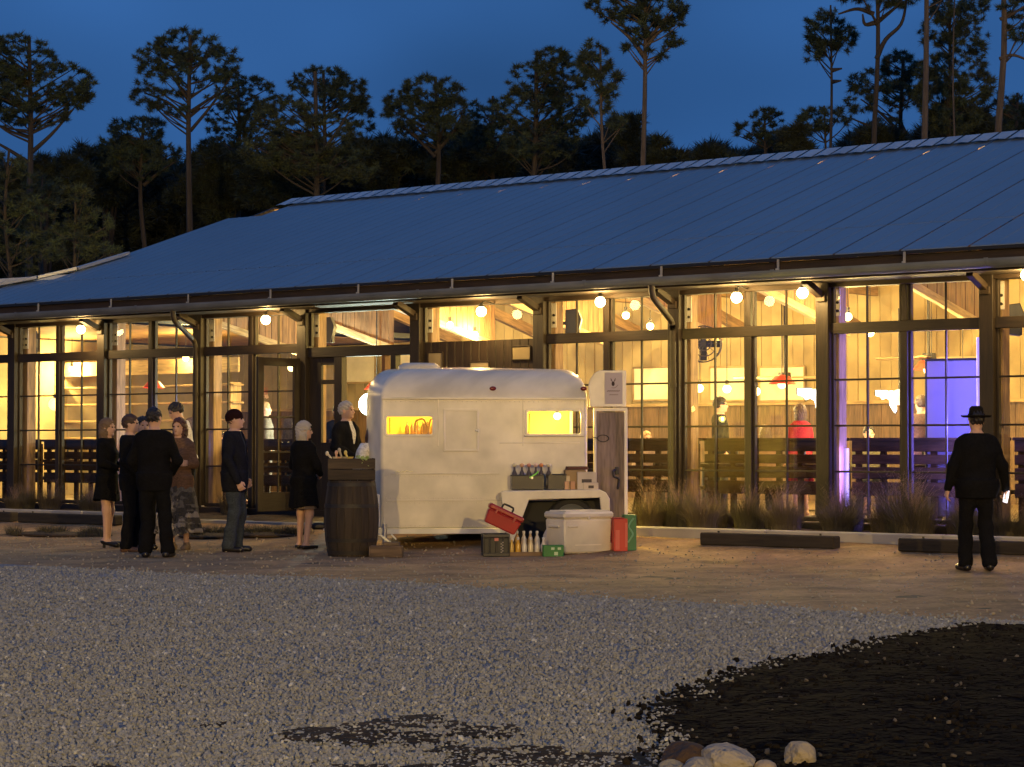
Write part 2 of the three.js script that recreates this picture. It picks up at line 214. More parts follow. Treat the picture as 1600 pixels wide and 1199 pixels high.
// ---------- the dining hall ----------
const B = 2.345, PX = (n) => (n - 6) * B, N0 = -2, N1 = 10, FL = 0.3;
const EY = 3.82, EZ = 0.9, SL = 0.3333, RZ = -6.45, roofY = (z) => EY + SL * (EZ - z), roofU = (z) => roofY(RZ + Math.abs(z - RZ)), GX = -13.75;
const hall = thing('dining_hall', 'long glass-walled timber hall with a low-pitched metal roof and glowing interior', 'building');
const H = (name, geo, m) => part(hall, name, geo, m);
{ // roof: ribbed sheets in two lengths, lapped
  const rake = [[-6.45, -13.4], [-4.5, -13.6], [-2.37, -13.74], [-1.34, -14.0], [-0.81, -14.45], [-0.44, -15.06], [0.9, -17.4]];
  const rakeX = (z) => { let k = 0; while (k < rake.length - 2 && z > rake[k + 1][0]) k++; const a = rake[k], b = rake[k + 1]; return mix(a[1], b[1], clamp((z - a[0]) / (b[0] - a[0]))); };
  const PW = 0.94, LZ = -0.56, zAtRake = (x) => { let z = RZ; while (z < 0.9 && rakeX(z) > x) z += 0.05; return z; };
  const prof = [[0.034, 0], [0.04, 0.008], [0.052, 0.009], [0.066, 0.002], [0.31, 0], [0.325, 0.008], [0.35, 0.008], [0.365, 0], [0.62, 0], [0.635, 0.008], [0.66, 0.008], [0.675, 0], [0.94, 0]];
  const sheetGeo = (x, za, zb, lift) => { const pos = [], uv = [], idx = [], ox = rnd() * 5, n = prof.length; [za, zb].forEach((z) => prof.forEach(([dx, dy]) => { pos.push(x + dx, roofY(z) + dy + lift, z); uv.push(x + dx + ox, z * 1.05); })); for (let i = 0; i + 1 < n; i++) idx.push(i, i + 1, n + i, i + 1, n + i + 1, n + i); const b0 = pos.length / 3; prof.forEach(([dx, dy]) => { pos.push(x + dx, roofY(za) + dy + lift, za, x + dx, roofY(za) - 0.012, za); uv.push(0, 0, 0, 0); }); for (let i = 0; i + 1 < n; i++) { const a = b0 + 2 * i; idx.push(a, a + 1, a + 2, a + 1, a + 3, a + 2); } const g = new THREE.BufferGeometry(); g.setAttribute('position', new THREE.Float32BufferAttribute(pos, 3)); g.setAttribute('uv', new THREE.Float32BufferAttribute(uv, 2)); g.setIndex(idx); const q = g.toNonIndexed(); q.computeVertexNormals(); return q; };
  for (let k = 0; k < 32; k++) { const x = -18.93 + k * PW + 0.24, zt = Math.max(RZ, zAtRake(x + PW / 2)); if (zt > 0.6) continue;
    H('roof_panel', sheetGeo(x, EZ, Math.max(LZ, zt), 0), MT.roof); if (zt < LZ - 0.2) H('roof_panel', sheetGeo(x, LZ - 0.03, zt, 0), MT.roof); }
  for (let k = 0; k < 32; k++) { const x = -18.93 + k * PW + 0.24, zt = Math.max(RZ, zAtRake(x + PW / 2)); if (zt < 0.6) H('seam_batten', beam([x + 0.017, roofY(EZ) - 0.05, EZ - 0.01], [x + 0.017, roofY(zt) - 0.05, zt], 0.06, 0.02), MT.black); }
  H('lap_batten', cbox(30, 0.02, 0.12, -2, roofY(LZ) - 0.045, LZ - 0.015, 0.002), MT.black);
  for (let k = 0; k < 30; k++) { // ridge cap with closures that follow the ribs
    const x = -13.4 + k * 0.94; const g = []; for (let j = 0; j < 3; j++) { const a = x + j * 0.3133; const pts = [[a + 0.02, 0.036], [a + 0.15, 0.052], [a + 0.29, 0.036]]; const pos = [], idx = []; for (const [dx, dy] of pts) { pos.push(dx, roofY(RZ + 0.46) + dy + (j % 2 ? 0.004 : 0), RZ + 0.46, dx, roofY(RZ) + 0.075, RZ - 0.02, dx, roofY(RZ) + 0.03, RZ - 0.46); } idx.push(0, 3, 1, 1, 3, 4, 3, 6, 4, 4, 6, 7, 1, 4, 2, 2, 4, 5, 4, 7, 5, 5, 7, 8); const q = new THREE.BufferGeometry(); q.setAttribute('position', new THREE.Float32BufferAttribute(pos, 3)); q.setIndex(idx); g.push(buv(q)); }
    H('ridge_cap', g, MT.cap); }
  const bk = new THREE.BufferGeometry(); bk.setAttribute('position', new THREE.Float32BufferAttribute([-13.4, roofY(RZ), RZ, 14, roofY(RZ), RZ, -13.4, EY, -13.8, 14, EY, -13.8], 3)); bk.setIndex([0, 1, 2, 1, 3, 2]); H('rear_roof', buv(bk), MT.roof);
  H('side_roof', cbox(7, 0.1, 14.4, -17.0, 3.72, -6.5), MT.roof);
  H('gable_wall', buv(prism(poly([[-0.5, 3.7], [6.45, roofY(RZ) - 0.08], [13.4, 3.7]]), 0.1, 0).rotateY(Math.PI / 2).translate(GX - 0.12, 0, 0)), MT.beam);
  for (let i = 2; i + 1 < rake.length; i++) { const a = rake[i], b = rake[i + 1]; H('rake_trim', beam([a[1], roofY(a[0]) + 0.05, a[0]], [b[1], roofY(b[0]) + 0.05, b[0]], 0.16, 0.06), MT.cap); }
  H('drip_edge', cbox(31, 0.05, 0.02, -3.4, EY - 0.03, EZ - 0.02, 0.004), MT.black);
  H('fascia', cbox(30, 0.26, 0.04, -3.9, EY - 0.18, EZ - 0.10, 0.006, true), MT.beam);
  H('soffit', cbox(30, 0.02, 0.72, -3.9, EY - 0.29, 0.44, 0.004, true), MT.beam);
  // half-round gutter with strap hangers and downspouts
  const gp = []; for (let k = 0; k <= 12; k++) { const a = Math.PI + Math.PI * k / 12; gp.push([Math.cos(a) * 0.092, Math.sin(a) * 0.115 - 0.01]); } for (let k = 12; k >= 0; k--) { const a = Math.PI + Math.PI * k / 12; gp.push([Math.cos(a) * 0.086, Math.sin(a) * 0.109 - 0.01]); }
  for (let k = 0; k < 10; k++) { const g = prism(poly(gp), 2.98, 0); g.rotateY(Math.PI / 2); g.translate(-18.9 + k * 3, EY - 0.165, EZ + 0.02); H('gutter', buv(g), MT.gutter); H('gutter_joint', (() => { const q = new THREE.CylinderGeometry(0.096, 0.096, 0.06, 18, 1, true, 0, Math.PI); q.rotateZ(Math.PI / 2); q.rotateX(Math.PI / 2); q.rotateX(Math.PI / 2); q.scale(1, 1.25, 1); q.translate(-18.9 + k * 3, EY - 0.165, EZ + 0.02); return q; })(), MT.gutter); }
  for (let k = 0; k < 13; k++) { const x = -12.43 - 3.64 + k * 1.82; H('gutter_hanger', [cbox(0.035, 0.15, 0.012, x, EY - 0.10, EZ + 0.005, 0.003), cbox(0.05, 0.03, 0.03, x, EY - 0.16, EZ + 0.02, 0.004)], MT.strap); }
  for (const [x, n] of [[0.16, 6], [-9.13, 2], [9.3, 10]]) { const X = PX(n) + 0.03; H('downspout', [tube([[x, EY - 0.25, EZ + 0.02], [x, EY - 0.40, EZ + 0.0], [x, EY - 0.47, EZ - 0.06], [X, EY - 0.72, 0.24], [X, EY - 0.82, 0.19], [X, EY - 1.0, 0.18], [X, 0.36, 0.18]], 0.045, 60, 10), cyl(0.052, 0.052, 0.05, X, 2.2, 0.18), cyl(0.052, 0.052, 0.05, X, 1.0, 0.18)], MT.frame); }
}
const GB = 0.40, GM = 0.61, GT = GB + 4 * GM, CB = 2.985, CT = 3.46;   // glass bottom, lite height, glass top, clerestory
H('head_beam', cbox((N1 - N0) * B + 0.3, 0.13, 0.2, PX((N0 + N1) / 2), CT + 0.065, 0.0, 0.008, true), MT.beam);
H('plinth', cbox((N1 - N0) * B + 0.3, 0.34, 0.22, PX((N0 + N1) / 2), 0.16, -0.01, 0.01), MT.frame);
for (let n = N0; n <= N1; n++) { H('post', cbox(0.19, 3.2, 0.2, PX(n), 1.96, 0.03), MT.frame); H('post_cap', [beam([PX(n) - 0.02, CT - 0.10, 0.13], [PX(n) - 0.02, CT + 0.06, 0.55], 0.10, 0.09), cbox(0.13, 0.10, 0.05, PX(n), CT - 0.14, 0.14)], MT.beam); }
const glassGeo = (w, h) => buv(new THREE.PlaneGeometry(w, h));
const paneCache = {};
function pane(parent, x, y, w, h, z = -0.02) { const k = w.toFixed(3) + h.toFixed(3); paneCache[k] ??= glassGeo(w, h); return part(parent, 'pane', paneCache[k], MT.glass, [x, y, z]); }
function windowUnit(x0, x1) {                 // one full-height window with its clerestory lite
  const w = group(hall, 'window'), W = x1 - x0, c = (x0 + x1) / 2, fr = 0.035, a = W / 2 - fr;
  part(w, 'frame', [cbox(fr, GT - GB, 0.07, x0 + fr / 2, (GT + GB) / 2, 0), cbox(fr, GT - GB, 0.07, x1 - fr / 2, (GT + GB) / 2, 0), cbox(W, 0.06, 0.075, c, GB - 0.03, 0), cbox(fr, CT - CB, 0.07, x0 + fr / 2, (CT + CB) / 2, 0), cbox(fr, CT - CB, 0.07, x1 - fr / 2, (CT + CB) / 2, 0)], MT.frame);
  part(w, 'muntin', cbox(0.022, GT - GB, 0.04, c, (GT + GB) / 2, 0, 0.004), MT.frame); part(w, 'muntin', cbox(0.022, CT - CB, 0.04, c, (CT + CB) / 2, 0, 0.004), MT.frame);
  for (let k = 1; k < 4; k++) part(w, 'muntin', cbox(W - 2 * fr, 0.026, 0.044, c, GB + k * GM, 0, 0.004), MT.frame);
  for (let s = 0; s < 2; s++) { for (let k = 0; k < 4; k++) pane(w, c + (s - 0.5) * a, GB + (k + 0.5) * GM, a, GM); pane(w, c + (s - 0.5) * a, (CB + CT) / 2, a, CT - CB); }
}
for (let n = N0; n < N1; n++) {
  const a = PX(n) + 0.095, b = PX(n + 1) - 0.095;
  if (n === 3 || n === 4) continue;
  H('transom_rail', cbox(b - a, CB - GT, 0.11, (a + b) / 2, (CB + GT) / 2, 0.01, 0.006, true), MT.frame);
  H('mullion', cbox(0.1, GT - 0.3, 0.12, (a + b) / 2, (GT + 0.3) / 2, 0.012), MT.frame); H('mullion', cbox(0.065, CT - CB, 0.1, (a + b) / 2, (CB + CT) / 2, 0.012), MT.frame);
  windowUnit(a, (a + b) / 2 - 0.05); windowUnit((a + b) / 2 + 0.05, b);
}
{ // the entrance bay and the boarded bay beside it
  for (const n of [3, 4]) { const a = PX(n) + 0.095, b = PX(n + 1) - 0.095, w = group(hall, 'window'); part(w, 'frame', [cbox(0.04, CT - CB + 0.06, 0.07, a + 0.02, (CT + CB) / 2 - 0.02, 0), cbox(0.04, CT - CB + 0.06, 0.07, b - 0.02, (CT + CB) / 2 - 0.02, 0)], MT.frame); pane(w, (a + b) / 2, (CB + CT) / 2 - 0.02, b - a - 0.08, CT - CB + 0.05); }
  const a = PX(3) + 0.095, b = PX(4) - 0.095;
  H('door_head', cbox(b - a, 0.16, 0.14, (a + b) / 2, 2.83, 0.01, 0.006, true), MT.frame);
  H('jamb', cbox(0.16, 2.45, 0.13, -6.30, 1.53, 0.01), MT.frame); H('jamb', cbox(0.07, 2.45, 0.13, -5.36, 1.53, 0.01), wood([0.12, 0.055, 0.025])); H('jamb', cbox(0.1, 2.45, 0.13, -5.16, 1.53, 0.012), MT.frame);
  const sl = group(hall, 'sidelight'); part(sl, 'panel', [cbox(0.26, 2.45, 0.06, -6.82, 1.53, 0), cbox(0.3, 1.1, 0.06, -6.54, 0.85, -0.003), cbox(0.3, 0.12, 0.06, -6.54, 2.69, -0.003)], MT.frame); part(sl, 'rail', cbox(0.3, 0.07, 0.05, -6.53, 2.36, 0), MT.frame); pane(sl, -6.54, 2.5, 0.3, 0.25); pane(sl, -6.54, 1.86, 0.3, 0.92);
  const s2 = group(hall, 'sidelight'); for (let k = 0; k < 4; k++) pane(s2, -4.95, 0.6 + (k + 0.5) * 0.54, 0.3, 0.53); part(s2, 'rail', [1, 2, 3].map((k) => cbox(0.3, 0.03, 0.04, -4.95, 0.6 + k * 0.54, 0)), MT.frame); part(s2, 'panel', cbox(0.32, 0.3, 0.06, -4.95, 0.45, 0), MT.frame);
  const d = group(hall, 'door', [PX(3) - 0.02, 0, 0.13]); d.rotation.y = -1.62;   // leaf swung open outwards
  part(d, 'frame', [cbox(0.13, 2.42, 0.05, 0.08, 1.53, 0), cbox(0.13, 2.42, 0.05, 0.87, 1.53, 0), cbox(0.7, 0.13, 0.05, 0.475, 2.67, 0), cbox(0.7, 0.3, 0.05, 0.475, 0.47, 0), cbox(0.7, 0.03, 0.04, 0.475, 1.25, 0), cbox(0.7, 0.03, 0.04, 0.475, 1.8, 0)], MT.frame);
  for (const [y, h] of [[0.93, 0.6], [1.525, 0.52], [2.2, 0.78]]) pane(d, 0.475, y, 0.66, h, 0); part(d, 'handle', tube([[0.84, 1.1, 0.03], [0.84, 1.1, 0.07], [0.84, 1.5, 0.07], [0.84, 1.5, 0.03]], 0.012), MT.darksteel);
  const c = PX(4) + 0.095, e = PX(5) - 0.095;
  for (let k = 0; k < 14; k++) { const w = (e - c) / 14; H('board', cbox(w - 0.006, 2.6, 0.04, c + (k + 0.5) * w, 1.63, 0 + 0.006 * hash(k, 3)), MT.beam); }
  for (const [x, y, w, h] of [[-4.35, 2.62, 0.28, 0.3], [-3.5, 2.55, 0.36, 0.12], [-2.72, 2.72, 0.34, 0.2]]) { const f = group(hall, 'notice_board', [x, y, 0.035]); part(f, 'frame', [cbox(w, 0.02, 0.03, 0, h / 2, 0), cbox(w, 0.02, 0.03, 0, -h / 2, 0), cbox(0.02, h, 0.03, w / 2, 0, 0.001), cbox(0.02, h, 0.03, -w / 2, 0, 0.001)], MT.beam); part(f, 'card', cbox(w - 0.02, h - 0.02, 0.006), MT.pale); }
}
{ // inside: floor, ceiling, walls, columns, hanging board panels, rails
  const X0 = PX(N0) - 0.1, X1 = PX(N1) + 0.1, cx = (X0 + X1) / 2, BZ = -10.5;
  H('floor', cbox(X1 - X0, 0.12, 13.5, cx, FL - 0.06, -6.8), MT.floor);
  H('low_ceiling', cbox(GX - X0, 0.03, 13.4, (X0 + GX) / 2, 3.62, -6.8), MT.plank);
  const CLN = X1 - GX, cc = (X1 + GX) / 2;
  for (let k = 0; k < 28; k++) { const z = 0.1 - k * 0.235, y = roofY(z) - 0.16; const g = cbox(CLN, 0.02, 0.24, 0, 0, 0, 0.004); g.rotateX(Math.atan(SL)); g.translate(cc, y - 0.004 * (k % 2), z); H('ceiling_board', g, MT.plank); }
  for (let k = 0; k < 30; k++) { const z = RZ - k * 0.235, y = roofU(z) - 0.17; const g = cbox(CLN, 0.02, 0.24, 0, 0, 0, 0.004); g.rotateX(-Math.atan(SL)); g.translate(cc, y - 0.004 * (k % 2), z); H('ceiling_board', g, MT.plank); }
  const wallN = Math.round((X1 - X0) / 0.23); for (let k = 0; k < wallN; k++) { const w = (X1 - X0) / wallN; H('wall_board', cbox(w - 0.007, X0 + k * w < GX ? 1.45 : 2.5, 0.04, X0 + (k + 0.5) * w, X0 + k * w < GX ? 2.85 : 3.4, BZ - 0.02 * hash(k, 8), 0.005), k % 5 === hash(k, 2) * 5 | 0 ? MT.tan : MT.pale); }
  for (const s of [[X0, 1], [X1, -1]]) H('end_wall', cbox(0.12, 3.35, 13.6, s[0], 1.9, -6.85), MT.pale);
  for (let k = 0; k < 75; k++) { const w = (X1 - X0) / 75; H('wainscot_board', cbox(w - 0.006, 1.85, 0.05, X0 + (k + 0.5) * w, 1.2, BZ + 0.02 - 0.01 * hash(k, 12), 0.005), MT.wains); } H('wainscot_cap', cbox(X1 - X0, 0.06, 0.12, cx, 2.15, BZ + 0.04), MT.tan);
  H('rear_wall', cbox(X1 - X0, 3.6, 0.15, cx, 1.8, -13.6), MT.frame);
  for (let n = N0; n <= N1; n++) { const x = PX(n) + 0.02;
    H('column', cbox(0.16, 3.7, 0.2, x, 2.13, -0.27), MT.column); const pl = H('connector_plate', cbox(0.17, 0.36, 0.012, x + 0.02, 3.27, -0.16, 0.003), MT.plate); for (const [u, v] of [[-0.05, 0], [0.05, 0], [-0.05, -0.11], [0.05, -0.11]]) part(pl, 'bolt', cyl(0.02, 0.02, 0.03, 0, 0, 0, 8).rotateX(Math.PI / 2), MT.bolt, [x + 0.02 + u, 3.27 + v, -0.145]);
    if (n < 1) continue;
    H('rafter', [beam([x, roofY(0) - 0.34, 0.1], [x, roofY(RZ) - 0.34, RZ], 0.14, 0.3)], MT.column);
    H('tie_beam', cbox(0.14, 0.26, 8.6, x + 0.003, 4.25, -6.1), MT.column);
    H('truss_trim', beam([x + 0.1, 3.98, -0.6], [x + 0.1, 3.12, -4.8], 0.09, 0.12), MT.tan);
    const g = []; for (let k = 0; k < 26; k++) { const z = -0.7 - (k + 0.5) * 0.157, lo = mix(3.98, 3.12, (-0.6 - z) / 4.2), hi = Math.min(4.9, roofU(z) - 0.45); if (hi > lo) g.push(cbox(0.03, hi - lo, 0.15, x + 0.1 + 0.004 * (k % 2), (hi + lo) / 2, z, 0.005)); } const bp = H('board_panel', g, wood([0.20, 0.11, 0.05])); bp.userData.kind = 'stuff';
    H('king_post', [cbox(0.16, 1.7, 0.16, x, 4.9, -6.6), beam([x, 4.3, -6.5], [x, 3.5, -9.8], 0.12, 0.2)], MT.column); }
  H('shelf_wall', [...[1.5, 1.85, 2.2, 2.55].map((y) => cbox(5.2, 0.04, 0.3, -16.2, y, -5.2)), cbox(0.05, 2.2, 0.3, -18.8, 1.5, -5.2), cbox(0.05, 2.2, 0.3, -13.7, 1.5, -5.2), cbox(5.2, 0.3, 0.06, -16.2, 2.95, -5.2)], MT.tan);
}
// ---------- things inside the hall ----------
const ORD = ['first', 'second', 'third', 'fourth', 'fifth', 'sixth', 'seventh', 'eighth', 'ninth', 'tenth', 'eleventh', 'twelfth'];
{ // slatted bench backs behind the glass, one in each bay
  const make = () => { const b = new THREE.Group(); b.name = 'window_bench'; const w = 2.24; [[1.352, 0.155], [1.17, 0.13], [0.985, 0.16], [0.772, 0.185]].forEach(([y, h], i) => part(b, 'slat', cbox(w, h, 0.045, 0, y, i ? 0 : 0.002, 0.006, true), MT.rail)); for (const x of [-1.05, -0.68, -0.32, 0.06, 0.40, 0.74, 1.06]) part(b, 'leg', cbox(0.085, 1.08, 0.05, x, 0.84, -0.05), MT.rail); part(b, 'seat', cbox(w, 0.05, 0.42, 0, 0.75, -0.3, 0.006, true), MT.rail); part(b, 'top_rail', cbox(w + 0.04, 0.04, 0.13, 0, 1.44, -0.02, 0.006, true), MT.rail); return b; };
  const p = make(); let first = true, k = 0;
  for (let n = -1; n < 9; n++) { if (n === 3 || n === 4) continue; const b = first ? p : p.clone(); first = false; b.name = numbered('window_bench'); b.position.set(PX(n + 0.5), 0, -0.62); scene.add(b);
    tag(b, n < 3 ? `dark slatted bench inside the ${ORD[n + 1]} glazed bay from the hall's left end` : `dark slatted bench inside the ${ORD[n - 5]} glazed bay right of the trailer's doorway side`, 'bench', 'slatted benches along the glass wall'); k++; }
  const L = ["dark slatted bench behind the glass at the photo's left edge", 'dark slatted bench behind the glass next to the leftmost outside lamp', 'dark slatted bench behind the glass where the group of guests talks', 'dark slatted bench behind the glass beside the man in the knit cap', 'dark slatted bench behind the glass right of the trailer door', 'dark slatted bench behind the bay with the wall fan and red figure', 'dark slatted bench behind the bay with the state-shaped sign and purple light', "dark slatted bench behind the glass at the photo's right edge"];
  scene.children.filter((o) => o.name.startsWith('window_bench')).forEach((o, i) => { o.userData.label = L[i]; });
}
function pendant(p, label, r = 0.075, drop = 1.2, I = HALL_LAMP, k = 22) {
  const t = thing('pendant_lamp', label, 'lamp', p, 0, 'pendant lamps hung in the hall');
  part(t, 'bulb', new THREE.SphereGeometry(r, 14, 10), glow(HALL_COLOR, k)); part(t, 'cord', cyl(0.006, 0.006, drop, 0, drop / 2 + r, 0, 6), MT.black); part(t, 'socket', cyl(0.03, 0.03, 0.09, 0, r + 0.03, 0, 10), MT.darksteel);
  const l = new THREE.PointLight(new THREE.Color(...HALL_COLOR), I, 0, 2); l.position.copy(t.position); l.shadow.radius = 4; l.castShadow = true; scene.add(l); return t;
}
[[[703, 508, -3], 'bright pendant lamp upper left above the boarded bay behind the trailer'], [[742, 523, -4], 'bright pendant lamp lower right above the boarded bay behind the trailer'], [[978, 493, -3], 'pendant lamp left of two beside the curved downspout above the rear door'], [[1016, 510, -4], 'pendant lamp right of two under the curved downspout bend'], [[1325, 495, -2], 'pendant lamp at clerestory height just left of the sloping board panel'], [[1360, 520, -3.5], 'pendant lamp hanging level with the transom rail near the purple light'], [[75, 567, -5], 'pendant lamp left of two near the left end below the transom'], [[112, 577, -5], 'pendant lamp right of two near the left end below the transom'],
  [[1093, 607, -5], 'low pendant lamp left of the pair seen by the wall fan'], [[1136, 608, -5], 'low pendant lamp right of the pair seen by the wall fan'], [[1182, 612, -5], 'low pendant lamp seen beside the mullion left of the red lamp'], [[1456, 610, -4], 'low pendant lamp left of two above the hatted man'], [[1505, 610, -4], 'low pendant lamp right of two next to the blue light'], [[85, 632, -4], 'large globe pendant at the left end before the shelves'], [[290, 560, -5], 'pendant lamp behind the bay where the guests talk'], [[455, 575, -5], 'pendant lamp seen through the glass by the open door leaf']]
  .forEach(([[x, y, z], label], i) => pendant(atZ(x, y, z), label, i === 13 ? 0.13 : i > 7 ? 0.07 : 0.06, i > 7 && i < 13 ? 1.6 : 1.1, i > 7 ? HALL_LAMP * 0.55 : HALL_LAMP * 1.2, i === 13 ? 3 : i > 7 ? 9 : 24));
{ // ceiling lamps deeper in the hall, hidden by the head beam
  const xs = [-17, -13.5, -10, -6.5, -3, 0.5, 4, 7.5];
  xs.forEach((x, i) => { const z = i % 2 ? -7.6 : -6.4; const t = pendant(new THREE.Vector3(x, 4.6, z), '', 0.1, 0.9, HALL_LAMP * 1.7, 20); t.userData.label = `${ORD[i]} high pendant lamp counted from the hall's left end, under the ridge`; t.userData.group = 'high pendant lamps under the ridge'; });
}
function redLamp(p, label) { const t = thing('billiard_lamp', label, 'lamp', p, 0.2, 'red table lamps'); part(t, 'shade', lathe([[0.06, 0.14], [0.12, 0.12], [0.22, 0.0], [0.225, -0.005], [0.21, 0], [0.11, 0.11]], 24), M([0.55, 0.04, 0.02], 0.4)); part(t, 'bulb', new THREE.SphereGeometry(0.07, 12, 8), glow([1, 0.5, 0.2], 8), [0, -0.01, 0]); part(t, 'rod', cyl(0.008, 0.008, 1.4, 0, 0.8, 0, 6), MT.black); const l = new THREE.PointLight(new THREE.Color(1, 0.45, 0.2), 2); l.position.copy(t.position).add(new THREE.Vector3(0, -0.01, 0)); l.castShadow = true; scene.add(l); }
redLamp(atZ(1222, 600, -4.5), 'red-shaded hanging lamp behind the bay with the red-dressed guest'); redLamp(atZ(1450, 577, -4.5), 'red-shaded hanging lamp behind the bay with the purple light'); redLamp(atZ(240, 606, -4), 'red-shaded hanging lamp above the group of guests'); redLamp(atZ(588, 608, -4), 'red-shaded lamp seen through the open doorway');
{ // state-shaped glowing signs
  const fl = [[-0.2, 0.15], [0.02, 0.15], [0.03, 0.13], [0.15, 0.145], [0.165, 0.02], [0.21, -0.12], [0.22, -0.24], [0.19, -0.31], [0.15, -0.27], [0.09, -0.16], [0.075, -0.04], [0.01, 0.0], [-0.07, -0.03], [-0.11, 0.03], [-0.2, 0.05]];
  [[1266, 622, -3.2, 0.95, 'white glowing state-shaped sign beside the guest in red'], [1384, 622, -3, 0.72, 'white glowing state-shaped sign left of the globe lamp and mullion']].forEach(([x, y, z, k, label]) => { const p = atZ(x, y, z), t = thing('lit_sign', label, 'sign', p, 0.55, 'glowing state-shaped signs'); part(t, 'panel', prism(poly(fl.map((q) => [q[0] * k, q[1] * k])), 0.02, 0.003), glow([0.75, 0.9, 1], 1.3)); part(t, 'backing', prism(poly(fl.map((q) => [q[0] * k * 1.08, q[1] * k * 1.08])), 0.02, 0.003), MT.black, [0, 0, -0.03]); const l = new THREE.PointLight(new THREE.Color(0.6, 0.8, 1), 1.2); l.position.copy(p).add(new THREE.Vector3(0.1, 0, 0.12)); l.castShadow = true; scene.add(l); });
  const gl = thing('globe_lamp', 'pale round globe lamp beside the state-shaped sign and mullion', 'lamp', atZ(1405, 621, -3)); part(gl, 'globe', new THREE.SphereGeometry(0.115, 20, 14), glow([1, 0.85, 0.45], 1.6)); part(gl, 'rod', cyl(0.008, 0.008, 1.2, 0, 0.7, 0, 6), MT.black); const l = new THREE.PointLight(new THREE.Color(1, 0.85, 0.5), 2); l.position.copy(gl.position); l.castShadow = true; scene.add(l);
}
{ // coloured uplights: blue by the group, violet behind the hatted man
  const up = (x, z, y0, h, rgb, I, label, k) => { const t = thing('light_tube', label, 'lamp', [x, 0, z], 0, 'coloured light tubes'); part(t, 'tube', cyl(0.035, 0.035, h, 0, y0 + h / 2, 0, 10), glow(rgb, k)); part(t, 'base', cbox(0.12, 0.05, 0.12, 0, FL + 0.025, 0), MT.black); part(t, 'stem', cyl(0.015, 0.015, y0 - FL, 0, (y0 + FL) / 2, 0, 8), MT.black); const l = new THREE.RectAreaLight(new THREE.Color(...rgb), I, 0.05, h); l.position.set(x - 0.04, y0 + h / 2, z - 0.01); l.lookAt(x - 3, y0 + h / 2, z - 0.8); scene.add(l); const b = new THREE.PointLight(new THREE.Color(...rgb), I * 0.014); b.position.set(x - 0.12, y0 + h / 2, z - 0.05); b.castShadow = true; scene.add(b); };
  up(-9.60, -0.10, 0.5, 1.75, [0.22, 0.28, 1], 110, 'blue-violet light tube inside the glass right of the group of guests', 1.5);
  up(4.40, -0.30, 0.45, 2.3, [0.17, 0.14, 1], 420, 'violet light tube inside the glass behind the hatted man', 1.1);
  up(2.55, -0.16, 0.42, 0.9, [0.3, 0.18, 1], 70, 'violet light tube low inside the bay right of the red guest', 0.8);
  up(0.33 + 1.75, -3.0, 0.6, 1.2, [0.35, 0.25, 1], 40, 'violet light tube behind the lit sign and red guest', 2.6);
}
[[1452, 560, -5, 0.25, 'pale-bladed ceiling fan above the red lamp in the violet-lit bay'], [1226, 590, -5.4, 0.5, 'pale-bladed ceiling fan above the red lamp in the fan bay']].forEach(([x, y, z, a, label]) => { const t = thing('ceiling_fan', label, 'fan', atZ(x, y, z), a); part(t, 'motor', cyl(0.1, 0.12, 0.16, 0, 0, 0, 18), MT.darksteel); part(t, 'rod', cyl(0.015, 0.015, 1.6, 0, 0.85, 0, 8), MT.darksteel); for (let k = 0; k < 4; k++) { const g = cbox(0.72, 0.012, 0.13, 0.48, 0, 0, 0.004); g.rotateX(0.22); g.rotateY(k * Math.PI / 2); part(t, 'blade', g, MT.tan); } });
